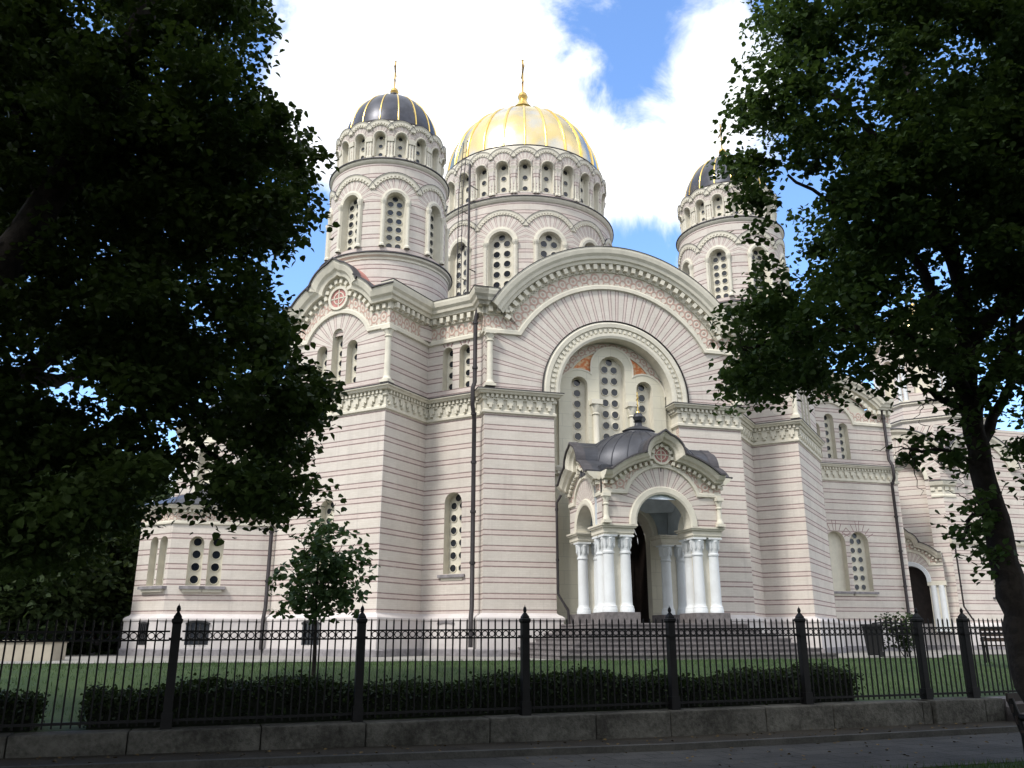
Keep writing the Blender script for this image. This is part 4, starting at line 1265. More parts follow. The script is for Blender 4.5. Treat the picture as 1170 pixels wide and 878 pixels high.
# ------------------------------------------------------------------ ground
def groundmat(name, c1, c2, scale, rough=.9, bump=.4, bscale=30., fine=None):
    m = bpy.data.materials.new(name); m.use_nodes = True
    n = N(m.node_tree); b = m.node_tree.nodes['Principled BSDF']
    g = n.n('ShaderNodeNewGeometry')
    f = n.noise(g.outputs['Position'], scale, 7, .65); f2 = n.noise(g.outputs['Position'], bscale, 4, .7)
    c = n.mix(n.ramp(n.m('ADD', n.m('MULTIPLY', f, .65), n.m('MULTIPLY', f2, .35)), .35, .65), c1, c2)
    if fine:
        br = n.n('ShaderNodeTexBrick'); n.l(g.outputs['Position'], br.inputs[0])
        mp = n.n('ShaderNodeMapping'); mp.inputs['Rotation'].default_value = (0, 0, R(-18)); n.l(g.outputs['Position'], mp.inputs[0]); n.l(mp.outputs[0], br.inputs[0])
        br.inputs['Scale'].default_value = 1; br.inputs['Brick Width'].default_value = fine[0]; br.inputs['Row Height'].default_value = fine[1]; br.inputs['Mortar Size'].default_value = .012
        br.inputs['Color1'].default_value = (1, 1, 1, 1); br.inputs['Color2'].default_value = (.8, .8, .8, 1); br.inputs['Mortar'].default_value = (.35, .35, .33, 1)
        mm = n.n('ShaderNodeMix', data_type='RGBA', blend_type='MULTIPLY'); mm.inputs[0].default_value = 1
        n.l(c, mm.inputs[6]); n.l(br.outputs[0], mm.inputs[7]); c = mm.outputs[2]
    n.l(c, b.inputs['Base Color']); b.inputs['Roughness'].default_value = rough; b.inputs['Specular IOR Level'].default_value = .25
    bp = n.n('ShaderNodeBump'); bp.inputs['Strength'].default_value = bump; bp.inputs['Distance'].default_value = .03
    n.l(f2, bp.inputs['Height']); n.l(bp.outputs[0], b.inputs['Normal'])
    MATS[name] = m


groundmat('soil', (.020, .017, .013), (.038, .033, .025), 1.2)
groundmat('lawn', (.017, .037, .009), (.042, .068, .018), .8, bscale=60)
groundmat('paving', (.036, .035, .033), (.075, .073, .068), .7, fine=(.6, .4))
groundmat('gravel', (.20, .19, .175), (.28, .27, .25), .6, bscale=50)
groundmat('wall_stone', (.030, .029, .025), (.125, .122, .108), 1.1, bump=.8, bscale=14)
groundmat('kerb', (.04, .04, .037), (.08, .078, .072), 2., bump=.5)

FA = math.atan2(.826, 2.486)
FD = Vector((math.cos(FA), math.sin(FA), 0)); FN = Vector((-math.sin(FA), math.cos(FA), 0)); F0 = Vector((-4.764, 12.55, 0))
def TF(u, o, z): return F0 + FD * u - FN * o + Vector((0, 0, z + .0075 * min(20, max(-6, u))))      # o towards the street


def lawn_z(v):
    k = min(1, max(0, (v - .3) / 8.)); k = k * k * (3 - 2 * k)
    return .40 + .57 * k


def lawn_u(u, v):          # level lawn at the church, following the street at the fence
    k = min(1, max(0, (v - .3) / 8.)); k = k * k * (3 - 2 * k)
    return lawn_z(v) - .0075 * min(20, max(-6, u)) * k


def sheet(name, mt, us, vs, zf, smooth=True):
    mb = MB()
    for i in range(len(us) - 1):
        for j in range(len(vs) - 1):
            mb.poly([TF(us[a], -vs[b], zf(us[a], vs[b])) for a, b in ((i, j), (i + 1, j), (i + 1, j + 1), (i, j + 1))])
    return tag(mb.build(name, mt, None, 60), kind='structure')


sheet('ground', 'soil', [-600, -40, 40, 600], [-600, -30, 900], lambda u, v: -.05)
sheet('lawn', 'lawn', [-60, -30, -10, 0, 5, 10, 15, 20, 40, 70], [.22, .6, 1.2, 2, 3, 4, 5, 6, 7, 8.5, 12, 30, 90], lambda u, v: lawn_u(u, v) + .012 * math.sin(u * 1.7 + v) * (1 < v < 7))
def rise(u): return .12 * (1 - min(1, max(0, (u + 2) / 9.)))      # the street climbs a little to the left
def TR(u, o, z): return TF(u, o, z + rise(u))


sheet('pavement', 'paving', [-40, -20, -2, 0, 2, 4, 7, 10, 20, 45], [-4.3, -3, -1.55], lambda u, v: rise(u))
sheet('soil_strip', 'soil', [-40, -2, 0, 2, 4, 7, 14.6], [-1.43, -.9, -.24], lambda u, v: .035 + rise(u))
mb = MB()
for a, b in ((-40, -2), (-2, 2), (2, 7), (7, 14.6)): mb.box(TR, a, b, 1.43, 1.55, -.2, .085)
tag(mb.build('kerb', 'kerb'), kind='structure')
mb = MB()
for a, b in ((-40, -2), (-2, 2), (2, 7), (7, 45)): mb.box(TR, a, b, 4.3, 4.42, -.2, .06)
tag(mb.build('kerb', 'kerb'), kind='structure')
sheet('grass_verge', 'lawn', [-40, -2, 0, 2, 4, 7, 20, 45], [-12, -9, -6, -4.42], lambda u, v: .03 + rise(u) + .01 * math.sin(u * 2 + v * 3))
# gravel court round the church
def cs(s, t, z): return loc2w(s, t, z)
mb = MB()
mb.poly([cs(-30, -5.9, -.012), cs(9, -5.9, -.012), cs(13, -1.5, -.012), cs(45, -1.5, -.012), cs(45, 40, -.012), cs(-30, 40, -.012)])
tag(mb.build('forecourt', 'gravel'), kind='structure')
# steps up to the gate
mb = MB()
for k in range(3): mb.box(TF, 14.62, 19.5, -.3, .95 - k * .32, -.2 - .01 * k, .14 + k * .135)
tag(mb.build('gate_steps', 'granite'), 'dark stone steps rising to the iron gate', 'steps')

# ------------------------------------------------------------------ retaining wall and railings
mb = MB()
x = -26.
while x < 12.9:
    l = random.uniform(1.3, 2.1); x1 = min(x + l, 12.95)
    d_ = random.uniform(-.008, .008)
    mb.prism(lambda u, o, z: TF(u, z, o), [(x + .006, -.24), (x1 - .006, -.24), (x1 - .006, .25 + d_), (x + .006, .25 + d_)], -.1, .415 + d_)
    x = x1
mb.box(TF, 12.97, 14.12, -.28, .31, -.1, .43); mb.box(TF, 14.135, 14.58, -.28, .30, -.1, .425)
o = mb.build('retaining_wall', 'wall_stone')
bv = o.modifiers.new('b', 'BEVEL'); bv.width = .02; bv.segments = 2
tag(o, 'low weathered stone wall carrying the black iron fence', 'wall')

fence = empty('iron_fence', F0)
tag(fence, 'black iron fence of slim pickets between square posts on stone wall', 'fence')


def fpart(mb, name, mts='iron', smooth=0):
    for i, p in enumerate(mb.v): mb.v[i] = tuple(Vector(p) - F0)
    return mb.build(name, mts, fence, smooth)


def post(u, k=1.):
    mb = MB(); r = .060 * k
    mb.box(TF, u - r * 1.25, u + r * 1.25, -r * 1.25, r * 1.25, .40, .62)
    mb.box(TF, u - r, u + r, -r, r, .62, 1.80)
    mb.box(TF, u - r * 1.45, u + r * 1.45, -r * 1.45, r * 1.45, 1.575, 1.615)
    T = lambda a, o, z: TF(a, o, z)
    q = PI / 4
    mb.lathe(T, u, 0, [(r * 1.41, 1.80), (r * 1.75, 1.83), (r * 1.75, 1.865), (r * 1.3, 1.88), (r * 1.3, 1.90), (r * .5, 1.96), (r * .35, 1.97)], 4, 0, q)
    mb.lathe(T, u, 0, [(0, 1.955), (r * .42, 1.975), (r * .52, 2.01), (r * .35, 2.045), (r * .12, 2.06), (0, 2.09)], 10)
    fpart(mb, 'post')


def panel(u0, u1, name='railing_panel', low=.52):
    mb = MB()
    n = max(2, round((u1 - u0) / .118)); sp = (u1 - u0) / n
    for z in (1.70, 1.58): mb.box(TF, u0 - .01, u1 + .01, -.012, .012, z - .012, z + .012)
    mb.box(TF, u0 - .01, u1 + .01, -.014, .014, low - .018, low + .018)
    for i in range(n):
        u = u0 + (i + .5) * sp
        b = random.uniform(-.004, .004)
        Tb = lambda a, o, z: TF(a + b * (z - .5), o, z)
        mb.box(Tb, u - .0105, u + .0105, -.0105, .0105, low - .06, 1.84)
        P = [Tb(u + sx * .0105, so * .0105, 1.84) for sx, so in ((-1, -1), (1, -1), (1, 1), (-1, 1))]
        ap = Tb(u, 0, 1.88)
        for j in range(4): mb.poly([P[j], P[(j + 1) % 4], ap])
        if i:
            c = u - sp / 2
            mb.tube([TF(c + .044 * math.cos(2 * PI * q / 10), 0, 1.64 + .044 * math.sin(2 * PI * q / 10)) for q in range(11)], .0075, 5)
    return fpart(mb, name)


SPN = math.hypot(2.486, .826)
for i in range(-2, 6): post(SPN * i)
post(SPN * 5.42, 1.05)
for i in range(-2, 5): panel(SPN * i + .09, SPN * (i + 1) - .09)
panel(SPN * 5 + .09, SPN * 5.42 - .09)
panel(SPN * 5.42 + .10, SPN * 6.3, 'gate_leaf'); panel(SPN * 6.31, SPN * 7.2, 'gate_leaf'); post(SPN * 7.23, 1.05)


# ------------------------------------------------------------------ leaves, trees
def leaf_mesh(name, P, S, mt, parent=None, up=.75, mb=None, shape=1.):
    """P (n,3) leaf places, S (n) leaf lengths"""
    n = len(P)
    nr = rng.normal(size=(n, 3)); nr[:, 2] = np.abs(nr[:, 2]) + up
    nr /= np.linalg.norm(nr, axis=1)[:, None]
    x = rng.normal(size=(n, 3)); x -= nr * np.sum(x * nr, 1)[:, None]; x /= np.linalg.norm(x, axis=1)[:, None]
    x[:, 2] -= .35; x /= np.linalg.norm(x, axis=1)[:, None]
    y = np.cross(nr, x)
    lw = .40 * shape
    loc = np.array([(0, 0, 0), (.22, lw * .9, .10), (.58, lw, .12), (1, 0, -.06), (.58, -lw, .12), (.22, -lw * .9, .10)])
    V = P[:, None, :] + S[:, None, None] * (loc[None, :, 0:1] * x[:, None, :] + loc[None, :, 1:2] * y[:, None, :] + loc[None, :, 2:3] * nr[:, None, :])
    V = V.reshape(-1, 3).astype(np.float32)
    b = np.arange(n)[:, None] * 6
    I = np.concatenate([b + np.array([[0, 1, 2, 3]]), b + np.array([[0, 3, 4, 5]])], 1).reshape(-1).astype(np.int32)
    me = bpy.data.meshes.new(name)
    me.vertices.add(len(V)); me.vertices.foreach_set('co', V.ravel())
    me.loops.add(len(I)); me.loops.foreach_set('vertex_index', I)
    nf = len(I) // 4
    me.polygons.add(nf); me.polygons.foreach_set('loop_start', np.arange(0, nf * 4, 4, dtype=np.int32))
    try: me.polygons.foreach_set('loop_total', np.full(nf, 4, dtype=np.int32))
    except Exception: pass
    me.materials.append(MATS[mt]); me.update(calc_edges=True)
    o = bpy.data.objects.new(name, me); C.objects.link(o)
    if parent is not None: o.parent = parent; o.matrix_parent_inverse = Matrix.Translation(-Vector(parent.location))
    return o


def inside(poly, x, y):
    c = False; j = len(poly) - 1
    for i in range(len(poly)):
        (xi, yi), (xj, yj) = poly[i], poly[j]
        if (yi > y) != (yj > y) and x < (xj - xi) * (y - yi) / (yj - yi) + xi: c = not c
        j = i
    return c


def sprays(centres, rad, per, flat=.55):
    """leaf places clumped in flattened sprays round CENTRES"""
    out = []
    for c in centres:
        r = rad * rng.uniform(.6, 1.3)
        k = int(per * rng.uniform(.6, 1.3))
        p = np.clip(rng.normal(size=(k, 3)), -1.7, 1.7) * np.array([r, r, r * flat]) * .5
        tilt = rng.normal(size=2) * .35
        p[:, 2] += p[:, 0] * tilt[0] + p[:, 1] * tilt[1] - .35 * (p[:, 0] ** 2 + p[:, 1] ** 2) / max(r, .1)
        out.append(p + np.array(c))
    return np.concatenate(out)


def spread(poly, k, y0, y1, holes=(), pad=16):
    """k places filling a crown whose outline in the view is POLY, between y0 and y1 metres away"""
    xs = [p[0] for p in poly]; ys = [p[1] for p in poly]
    out = []
    g = 0
    while len(out) < k and g < k * 60:
        g += 1
        x, y = random.uniform(min(xs), max(xs)), random.uniform(min(ys), max(ys))
        if not inside(poly, x, y): continue
        if any((x - hx) ** 2 / (rx + pad) ** 2 + (y - hy) ** 2 / (ry + pad) ** 2 < 1 for hx, hy, rx, ry in holes): continue
        out.append(at(x, y, random.uniform(y0, y1)))
    return out


def boughs(centres, k, r, drop=.16):
    """each bough end carries k sprays side by side in a drooping layer"""
    out = []
    for c in centres:
        a = random.uniform(0, 2 * PI)
        for _ in range(k):
            x, y = random.gauss(0, r), random.gauss(0, r * .6)
            out.append((c[0] + x * math.cos(a) - y * math.sin(a), c[1] + x * math.sin(a) + y * math.cos(a), c[2] + random.gauss(0, .07) - drop * (x * x + y * y) / r))
    return out


def limb(mb, pts, r0, r1, wob=.05):
    """a tapering bough through pts, slightly crooked"""
    P = [Vector(p) for p in pts]; Q = []
    for i in range(len(P) - 1):
        a, b = P[max(i - 1, 0)], P[i]; c, d_ = P[i + 1], P[min(i + 2, len(P) - 1)]
        for k in range(5):
            t = k / 5
            Q.append(.5 * ((2 * b) + (c - a) * t + (2 * a - 5 * b + 4 * c - d_) * t * t + (3 * b - a - 3 * c + d_) * t ** 3))
    Q.append(P[-1])
    n = len(Q)
    Q = [q + Vector((random.gauss(0, 1), random.gauss(0, 1), random.gauss(0, .5))) * wob * (0 < i < n - 1) for i, q in enumerate(Q)]
    mb.tube(Q, [r0 + (r1 - r0) * (i / (n - 1)) ** .8 for i in range(n)], 10)
    return Q


def twigs(mb, Q, k, length, r):
    for _ in range(k):
        q = random.choice(Q[len(Q) // 4:])
        d_ = Vector((random.gauss(0, 1), random.gauss(0, 1), random.gauss(.1, .6))).normalized() * length * random.uniform(.5, 1.2)
        limb(mb, [q, q + d_ * .5 + Vector((0, 0, .05)), q + d_], r, r * .25, .02)


def unlocal(mb, o):
    for i, p in enumerate(mb.v): mb.v[i] = tuple(Vector(p) - Vector(o.location))


def outside_view(p, m=70):
    d_ = Vector(p) - Vector((0, 0, EYE))
    dep = d_.y * math.cos(PITCH) + d_.z * math.sin(PITCH); up_ = -d_.y * math.sin(PITCH) + d_.z * math.cos(PITCH)
    if dep < .3: return True
    x, y = 585 + FPX * d_.x / dep, 439 - FPX * up_ / dep
    r = FPX * 1.9 / dep
    return x < -m - r or x > 1170 + m + r or y < -m - r


# ---- great tree on the left
lt = empty('broadleaf_tree', (-7.6, 9.2, 0))
tag(lt, 'huge broadleaf tree of which only the dark spreading crown shows, before the low apse', 'tree', 'old park trees framing the church')
LP = [(-60, -60), (330, -60), (322, 0), (300, 40), (290, 66), (300, 100), (306, 122), (335, 134), (368, 146), (374, 170), (368, 205), (370, 222), (352, 256), (330, 288), (304, 306), (318, 318), (304, 340), (330, 352), (346, 362), (330, 392), (352, 412), (386, 446), (378, 466), (352, 486), (364, 530), (345, 545), (350, 565), (335, 585), (312, 606), (290, 590), (288, 560), (262, 538), (215, 534), (196, 560), (184, 590), (168, 580), (150, 560), (140, 600), (40, 640), (-60, 640)]
LH = [(125, 452, 14, 16), (132, 500, 16, 28), (142, 530, 9, 22), (112, 520, 12, 10), (238, 516, 30, 22), (68, 428, 8, 8), (100, 5, 7, 6), (145, 30, 6, 6), (190, 72, 11, 4), (165, 55, 10, 5), (5, 230, 7, 14), (130, 190, 7, 7), (295, 290, 8, 10), (25, 410, 7, 7), (262, 430, 12, 5), (248, 428, 7, 7)]
LPI = [(x - (34 if x > 250 and y < 420 else 20 if x > 140 else 0), y - (14 if y > 500 else 0)) for x, y in LP]
c1 = boughs(spread(LPI, 430, 9.2, 13.5, LH, 18), 4, .28)
pts = sprays(c1, .40, 88, .36)
edge = []
for i in range(5, len(LP) - 6):
    a, b = LPI[i], LPI[i + 1]
    for k in range(max(1, int(math.hypot(b[0] - a[0], b[1] - a[1]) / 14))):
        t = random.random(); edge.append(at(a[0] + (b[0] - a[0]) * t - random.uniform(-14, 6), a[1] + (b[1] - a[1]) * t, random.uniform(9.8, 12.5)))
pts = np.concatenate([pts, sprays(edge, .26, 34)])
ov = []  # clumps out of view above the camera, added to shade the foreground
while len(ov) < 800:
    p = (random.uniform(-17, 1.5), random.uniform(-9, 9.5), random.uniform(3.8, 16))
    q = ((p[0] + 7.6) / 9.) ** 2 + ((p[1] - 4.5) / 12.5) ** 2 + ((p[2] - 10) / 6.2) ** 2
    if q < 1 and outside_view(p): ov.append(p)
trunk = MB()
tq = limb(trunk, [(-7.6, 9.2, -.1), (-7.55, 9.25, 1.5), (-7.3, 9.4, 3.2), (-6.9, 9.7, 5.0), (-6.2, 10.1, 7.0), (-5.6, 10.4, 9.5), (-5.2, 10.6, 12.)], .42, .12, .03)
for P_, r_ in (([tq[12], at(40, 420, 11.6), at(150, 330, 12.2), at(270, 250, 12.6), at(350, 170, 12.7)], .17), ([tq[8], at(-10, 560, 11.2), at(95, 500, 11.7), at(200, 470, 12.2), at(300, 480, 12.4), at(372, 452, 12.6)], .15), ([tq[18], at(60, 260, 12.0), at(150, 120, 12.6), at(260, 30, 13.0)], .15), ([tq[14], at(85, 430, 12.6), at(110, 380, 13.0), at(200, 330, 13.4), at(280, 330, 13.6)], .13),
              ([at(200, 470, 12.2), at(260, 540, 12.3), at(310, 590, 12.4)], .06), ([tq[16], (-8.5, 6, 9), (-9, 3, 10.5)], .16), ([tq[14], (-6, 7, 7.5), (-4, 3, 9)], .16), ([tq[20], at(20, 100, 11.4), at(60, -20, 11.4)], .13)):
    Q_ = limb(trunk, P_, r_, .025, .04); twigs(trunk, Q_, 9, .7, .016)
unlocal(trunk, lt); trunk.build('trunk', 'bark', lt, 60)
S = rng.uniform(.07, .12, len(pts))
po = sprays(ov, 1.05, 60); leaf_mesh('crown', np.concatenate([pts, po]), np.concatenate([S, rng.uniform(.18, .28, len(po))]), 'leaf_left', lt)

# ---- great tree on the right
rt = empty('broadleaf_tree', (7.35, 10.6, 0))
tag(rt, 'tall broadleaf tree with leaning forked trunk rising in front of the iron fence', 'tree', 'old park trees framing the church')
RP = [(866, -60), (850, 0), (852, 40), (858, 60), (868, 100), (850, 126), (834, 160), (828, 188), (848, 212), (846, 250), (842, 286), (866, 306), (852, 318), (836, 346), (818, 368), (826, 396), (846, 410), (824, 424), (830, 444), (860, 452), (884, 425), (898, 438), (908, 418), (916, 390), (950, 360), (985, 366), (1004, 388), (1020, 384), (1050, 388), (1075, 402), (1110, 425), (1140, 450), (1175, 500), (1235, 500), (1235, -60)]
RH = [(1078, 68, 9, 12), (1110, 58, 20, 6), (1075, 25, 9, 7), (1050, 310, 12, 22), (1020, 340, 14, 8), (1085, 300, 5, 10), (1135, 380, 10, 26), (1150, 425, 10, 26), (1120, 400, 5, 14), (1145, 345, 14, 8), (990, 95, 10, 7), (960, 180, 9, 6), (905, 200, 7, 7), (945, 218, 6, 8), (920, 130, 7, 6), (1000, 130, 6, 5), (1165, 470, 12, 20), (890, 290, 14, 9), (912, 318, 10, 8), (880, 240, 8, 8), (985, 60, 6, 5)]
RPI = [(x + (20 if x < 930 else 0), y) for x, y in RP]
c1 = boughs(spread(RPI, 200, 9.6, 14.0, RH, 20) + spread([(1040, -40), (1235, -40), (1235, 440), (1130, 420), (1060, 340), (960, 280), (930, 160)], 130, 9.6, 14., RH, 20), 4, .30)
pts = sprays(c1, .38, 84, .34)
LOWP = [([(1008, 350), (1110, 330), (1120, 425), (1060, 420), (1014, 402)], 46), ([(1120, 260), (1235, 240), (1235, 470), (1140, 440)], 50), ([(1022, 522), (1034, 500), (1080, 480), (1112, 500), (1118, 556), (1084, 536), (1048, 532)], 14), ([(1086, 602), (1104, 566), (1128, 560), (1152, 640), (1122, 646), (1094, 626)], 22), ([(1070, 420), (1115, 405), (1110, 480), (1085, 470)], 14), ([(1150, 560), (1235, 480), (1235, 640), (1170, 610)], 14), ([(836, 366), (890, 320), (906, 390), (890, 436), (864, 450), (838, 428)], 50)]
for P_, k in LOWP: pts = np.concatenate([pts, sprays(spread(P_, k, 10.2, 11.6), .24, 26, .4)])
edge = []
for i in range(0, 26):
    a, b = RPI[i], RPI[i + 1]
    for k in range(max(1, int(math.hypot(b[0] - a[0], b[1] - a[1]) / 14))):
        t = random.random(); edge.append(at(a[0] + (b[0] - a[0]) * t + random.uniform(-16, 6), a[1] + (b[1] - a[1]) * t, random.uniform(10., 12.5)))
pts = np.concatenate([pts, sprays(edge, .26, 30)])
trunk = MB()
tr = [(7.45, 10.6, -.1), at(1192, 800, 10.7), at(1163, 700, 10.8), at(1140, 610, 10.9), at(1122, 540, 11), at(1112, 470, 11.1), at(1104, 400, 11.2), at(1096, 320, 11.3), at(1076, 240, 11.5), at(1050, 150, 11.8), at(1030, 40, 12)]
tq = limb(trunk, tr, .23, .06, .015)
for P_, r_ in (([at(1114, 480, 11.1), at(1085, 410, 11), at(1062, 340, 11), at(1040, 290, 11.1), at(985, 250, 11.2), at(900, 200, 11.4)], .12), ([at(1100, 420, 11.2), at(1040, 385, 11), at(985, 375, 10.8), at(920, 380, 10.7), at(850, 400, 10.7)], .09), ([at(1104, 470, 11.1), at(1075, 455, 10.9), at(1052, 443, 10.7)], .07), ([at(1118, 520, 11), at(1150, 440, 11.4), at(1160, 340, 11.6), at(1150, 200, 12)], .09), ([at(1096, 320, 11.3), at(1000, 160, 11.4), at(900, 60, 11.6)], .09), ([at(1122, 540, 11), at(1090, 515, 10.8), at(1040, 515, 10.7)], .04), ([at(1135, 590, 10.9), at(1110, 590, 10.8), at(1100, 620, 10.8)], .04), ([at(1112, 470, 11.1), (7.5, 8, 8), (6.5, 5, 10)], .10), ([at(1104, 400, 11.2), (9, 9, 9), (10.5, 7, 11)], .10)):
    Q_ = limb(trunk, P_, r_, .02, .03); twigs(trunk, Q_, 6, .5, .012)
unlocal(trunk, rt); trunk.build('trunk', 'bark', rt, 60)
ov = []  # unseen overhead clumps again, put in to darken the ground below
while len(ov) < 800:
    p = (random.uniform(-1.5, 19), random.uniform(-9, 9.5), random.uniform(3.8, 16))
    q = ((p[0] - 8.5) / 9.5) ** 2 + ((p[1] - 4.5) / 12.5) ** 2 + ((p[2] - 10) / 6.2) ** 2
    if q < 1 and outside_view(p): ov.append(p)
po = sprays(ov, 1.05, 60); leaf_mesh('crown', np.concatenate([pts, po]), np.concatenate([rng.uniform(.07, .115, len(pts)), rng.uniform(.18, .28, len(po))]), 'leaf_right', rt)

# ---- sapling on the lawn
b = at(356, 781, 17.2); b.z = lawn_z(4) - .02
st = empty('sapling', b)
tag(st, 'young slender tree with loose leafy crown on the lawn', 'tree')
SP = [(366, 578), (352, 598), (342, 616), (322, 636), (308, 670), (312, 704), (345, 696), (362, 698), (392, 714), (404, 690), (416, 684), (427, 652), (420, 624), (406, 606), (388, 596)]
core = [(362, 606), (350, 640), (332, 690), (370, 698), (398, 684), (390, 640), (374, 608)]
pts = np.concatenate([sprays(spread(SP, 95, 16.3, 18.1), .20, 11, .5), sprays(spread(core, 44, 16.6, 17.8), .28, 24, .6)])
tk = MB()
q = limb(tk, [b - Vector((0, 0, .1)), at(360, 730, 17.2), at(361, 690, 17.2), at(364, 640, 17.2), at(367, 600, 17.2)], .05, .012, .012)
for x, y in ((330, 650), (322, 680), (400, 640), (412, 670), (345, 615), (395, 615), (350, 690), (385, 700)):
    limb(tk, [q[9], (q[11] + at(x, y, 17.2)) / 2, at(x, y, random.uniform(16.6, 17.8))], .018, .005, .02)
unlocal(tk, st); tk.build('trunk', 'bark', st, 60)
leaf_mesh('crown', pts, rng.uniform(.09, .145, len(pts)), 'leaf_sapling', st, shape=1.15)


# ---- hedges behind the railings
def hedge(u0, u1, label):
    h = empty('clipped_hedge', TF((u0 + u1) / 2, -.62, .4)); tag(h, label, 'hedge', 'hedges behind the fence')
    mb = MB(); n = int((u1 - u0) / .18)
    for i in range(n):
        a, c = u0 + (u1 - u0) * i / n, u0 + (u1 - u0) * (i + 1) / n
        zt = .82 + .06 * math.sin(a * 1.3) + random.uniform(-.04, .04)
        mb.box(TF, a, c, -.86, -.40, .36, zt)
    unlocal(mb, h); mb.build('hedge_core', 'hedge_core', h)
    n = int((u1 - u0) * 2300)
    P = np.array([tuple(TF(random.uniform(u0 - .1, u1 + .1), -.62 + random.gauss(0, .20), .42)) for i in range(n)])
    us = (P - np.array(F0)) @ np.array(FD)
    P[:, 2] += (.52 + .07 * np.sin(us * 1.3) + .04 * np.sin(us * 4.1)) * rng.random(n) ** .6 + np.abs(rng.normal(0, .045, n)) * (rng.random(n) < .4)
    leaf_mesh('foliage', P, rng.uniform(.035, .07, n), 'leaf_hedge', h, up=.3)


hedge(-1.05, 11.8, 'long dark clipped hedge running behind the iron fence')
hedge(-6.5, -1.75, 'short end of dark hedge past the gap in the planting, below the pale wall')


# ---- dark trees beyond the lawn on the left
def far_tree(px, ybot, ytop, Y, rpx, label, dens=1.):
    g = at(px, ybot, Y); g.z = .9
    t_ = empty('park_tree', g); tag(t_, label, 'tree', 'park trees beyond the lawn')
    m_ = rpx * Y / 1000.; zt = at(px, ytop, Y).z
    h = zt - g.z
    k = int(150 * dens); cc = []
    while len(cc) < k:
        x, y, z = random.uniform(-1, 1), random.uniform(-1, 1), random.uniform(0, 1)
        w_ = math.sqrt(max(0, 1 - ((z - .42) / .6) ** 2)) * (1 + .25 * math.sin(5 * z + px))
        if x * x + y * y < w_ * w_ and x * x + y * y > w_ * w_ * .15: cc.append((g.x + x * m_, g.y + y * m_, g.z + .3 + z * h))
    pts = sprays(cc, m_ * .42, 75, .6)
    tk = MB(); Q_ = limb(tk, [g - Vector((0, 0, .2)), g + Vector((.1, 0, h * .3)), g + Vector((-.1, .1, h * .6)), g + Vector((0, 0, h * .92))], .24, .04, .05)
    for k in range(7):
        a = random.uniform(0, 6.28); z = h * random.uniform(.2, .6)
        limb(tk, [g + Vector((0, 0, z)), g + Vector((math.cos(a) * m_ * .4, math.sin(a) * m_ * .4, z + h * .12)), g + Vector((math.cos(a) * m_ * .8, math.sin(a) * m_ * .8, z + h * .18))], .08, .02, .04)
    unlocal(tk, t_); tk.build('trunk', 'bark', t_, 60)
    leaf_mesh('crown', pts, rng.uniform(.2, .34, len(pts)), 'leaf_far', t_)


far_tree(118, 738, 545, 47, 62, 'rounded dark tree standing closest to the low apse wall')
far_tree(60, 740, 520, 42, 75, 'dense dark tree behind the red flowers and grey wall')
far_tree(-20, 745, 470, 38, 90, 'broad dark tree rising behind the pale garden wall')
far_tree(150, 735, 525, 64, 50, 'far treetop showing above the other dark trees beside the apse')
far_tree(90, 738, 600, 37, 55, 'low bushy dark tree in front of the taller park trees', 1.2)
far_tree(10, 742, 600, 33, 70, 'spreading dark shrub tree close behind the pale wall', 1.2)
far_tree(-130, 745, 420, 34, 100, 'tallest of the dark park trees, beyond the pale wall')
far_tree(1290, 735, 500, 60, 80, 'distant tree beside the west end of the church')

# ------------------------------------------------------------------ small things on the grounds
def low_wall(xa, xb, ytop, Y, d_, label, mt, ctop=.06):
    a, b = at(xa, 745, Y), at(xb, 745, Y + (xb - xa) * .004)
    zt = at((xa + xb) / 2, ytop, Y).z
    ang = math.atan2(b.y - a.y, b.x - a.x); T = Face(a.x, a.y, ang); l = (b - a).length
    T3 = lambda u, o, z: T(u, -o, z)
    mb = MB(); mb.box(T3, 0, l, 0, d_, .7, zt - ctop); mb.box(T3, -.04, l + .04, -.04, d_ + .04, zt - ctop + .001, zt)
    o = mb.build('garden_wall', mt); bv = o.modifiers.new('b', 'BEVEL'); bv.width = .015
    tag(o, label, 'wall', 'low garden walls')


low_wall(-120, 59, 732, 25, 1.3, 'low pale rendered wall with a flat coping beside the lawn', 'pale_wall')
low_wall(62, 150, 733, 40, .4, 'low grey wall under the dark park trees', 'plinth_stone')

g = at(105, 745, 36); g.z = .96
ur = empty('flower_urn', g); tag(ur, 'small urn of red flowers standing by the grey wall', 'urn')
mb = MB(); T = lambda u, o, z: Vector((u, o, z))
mb.lathe(T, 0, 0, [(.26, 0), (.26, .08), (.12, .14), (.12, .28), (.34, .46), (.40, .62), (.42, .64), (.36, .64), (.30, .58), (0, .58)], 16)
mb.build('bowl', 'plinth_stone', ur, 40)
P = np.array([(g.x + random.gauss(0, .24), g.y + random.gauss(0, .2), g.z + .66 + abs(random.gauss(0, .16))) for _ in range(260)])
leaf_mesh('leaves', P[:150], rng.uniform(.08, .14, 150), 'leaf_far', ur)
leaf_mesh('blossom', P[150:] + np.array([0, 0, .04]), rng.uniform(.05, .09, 110), 'flower_red', ur)

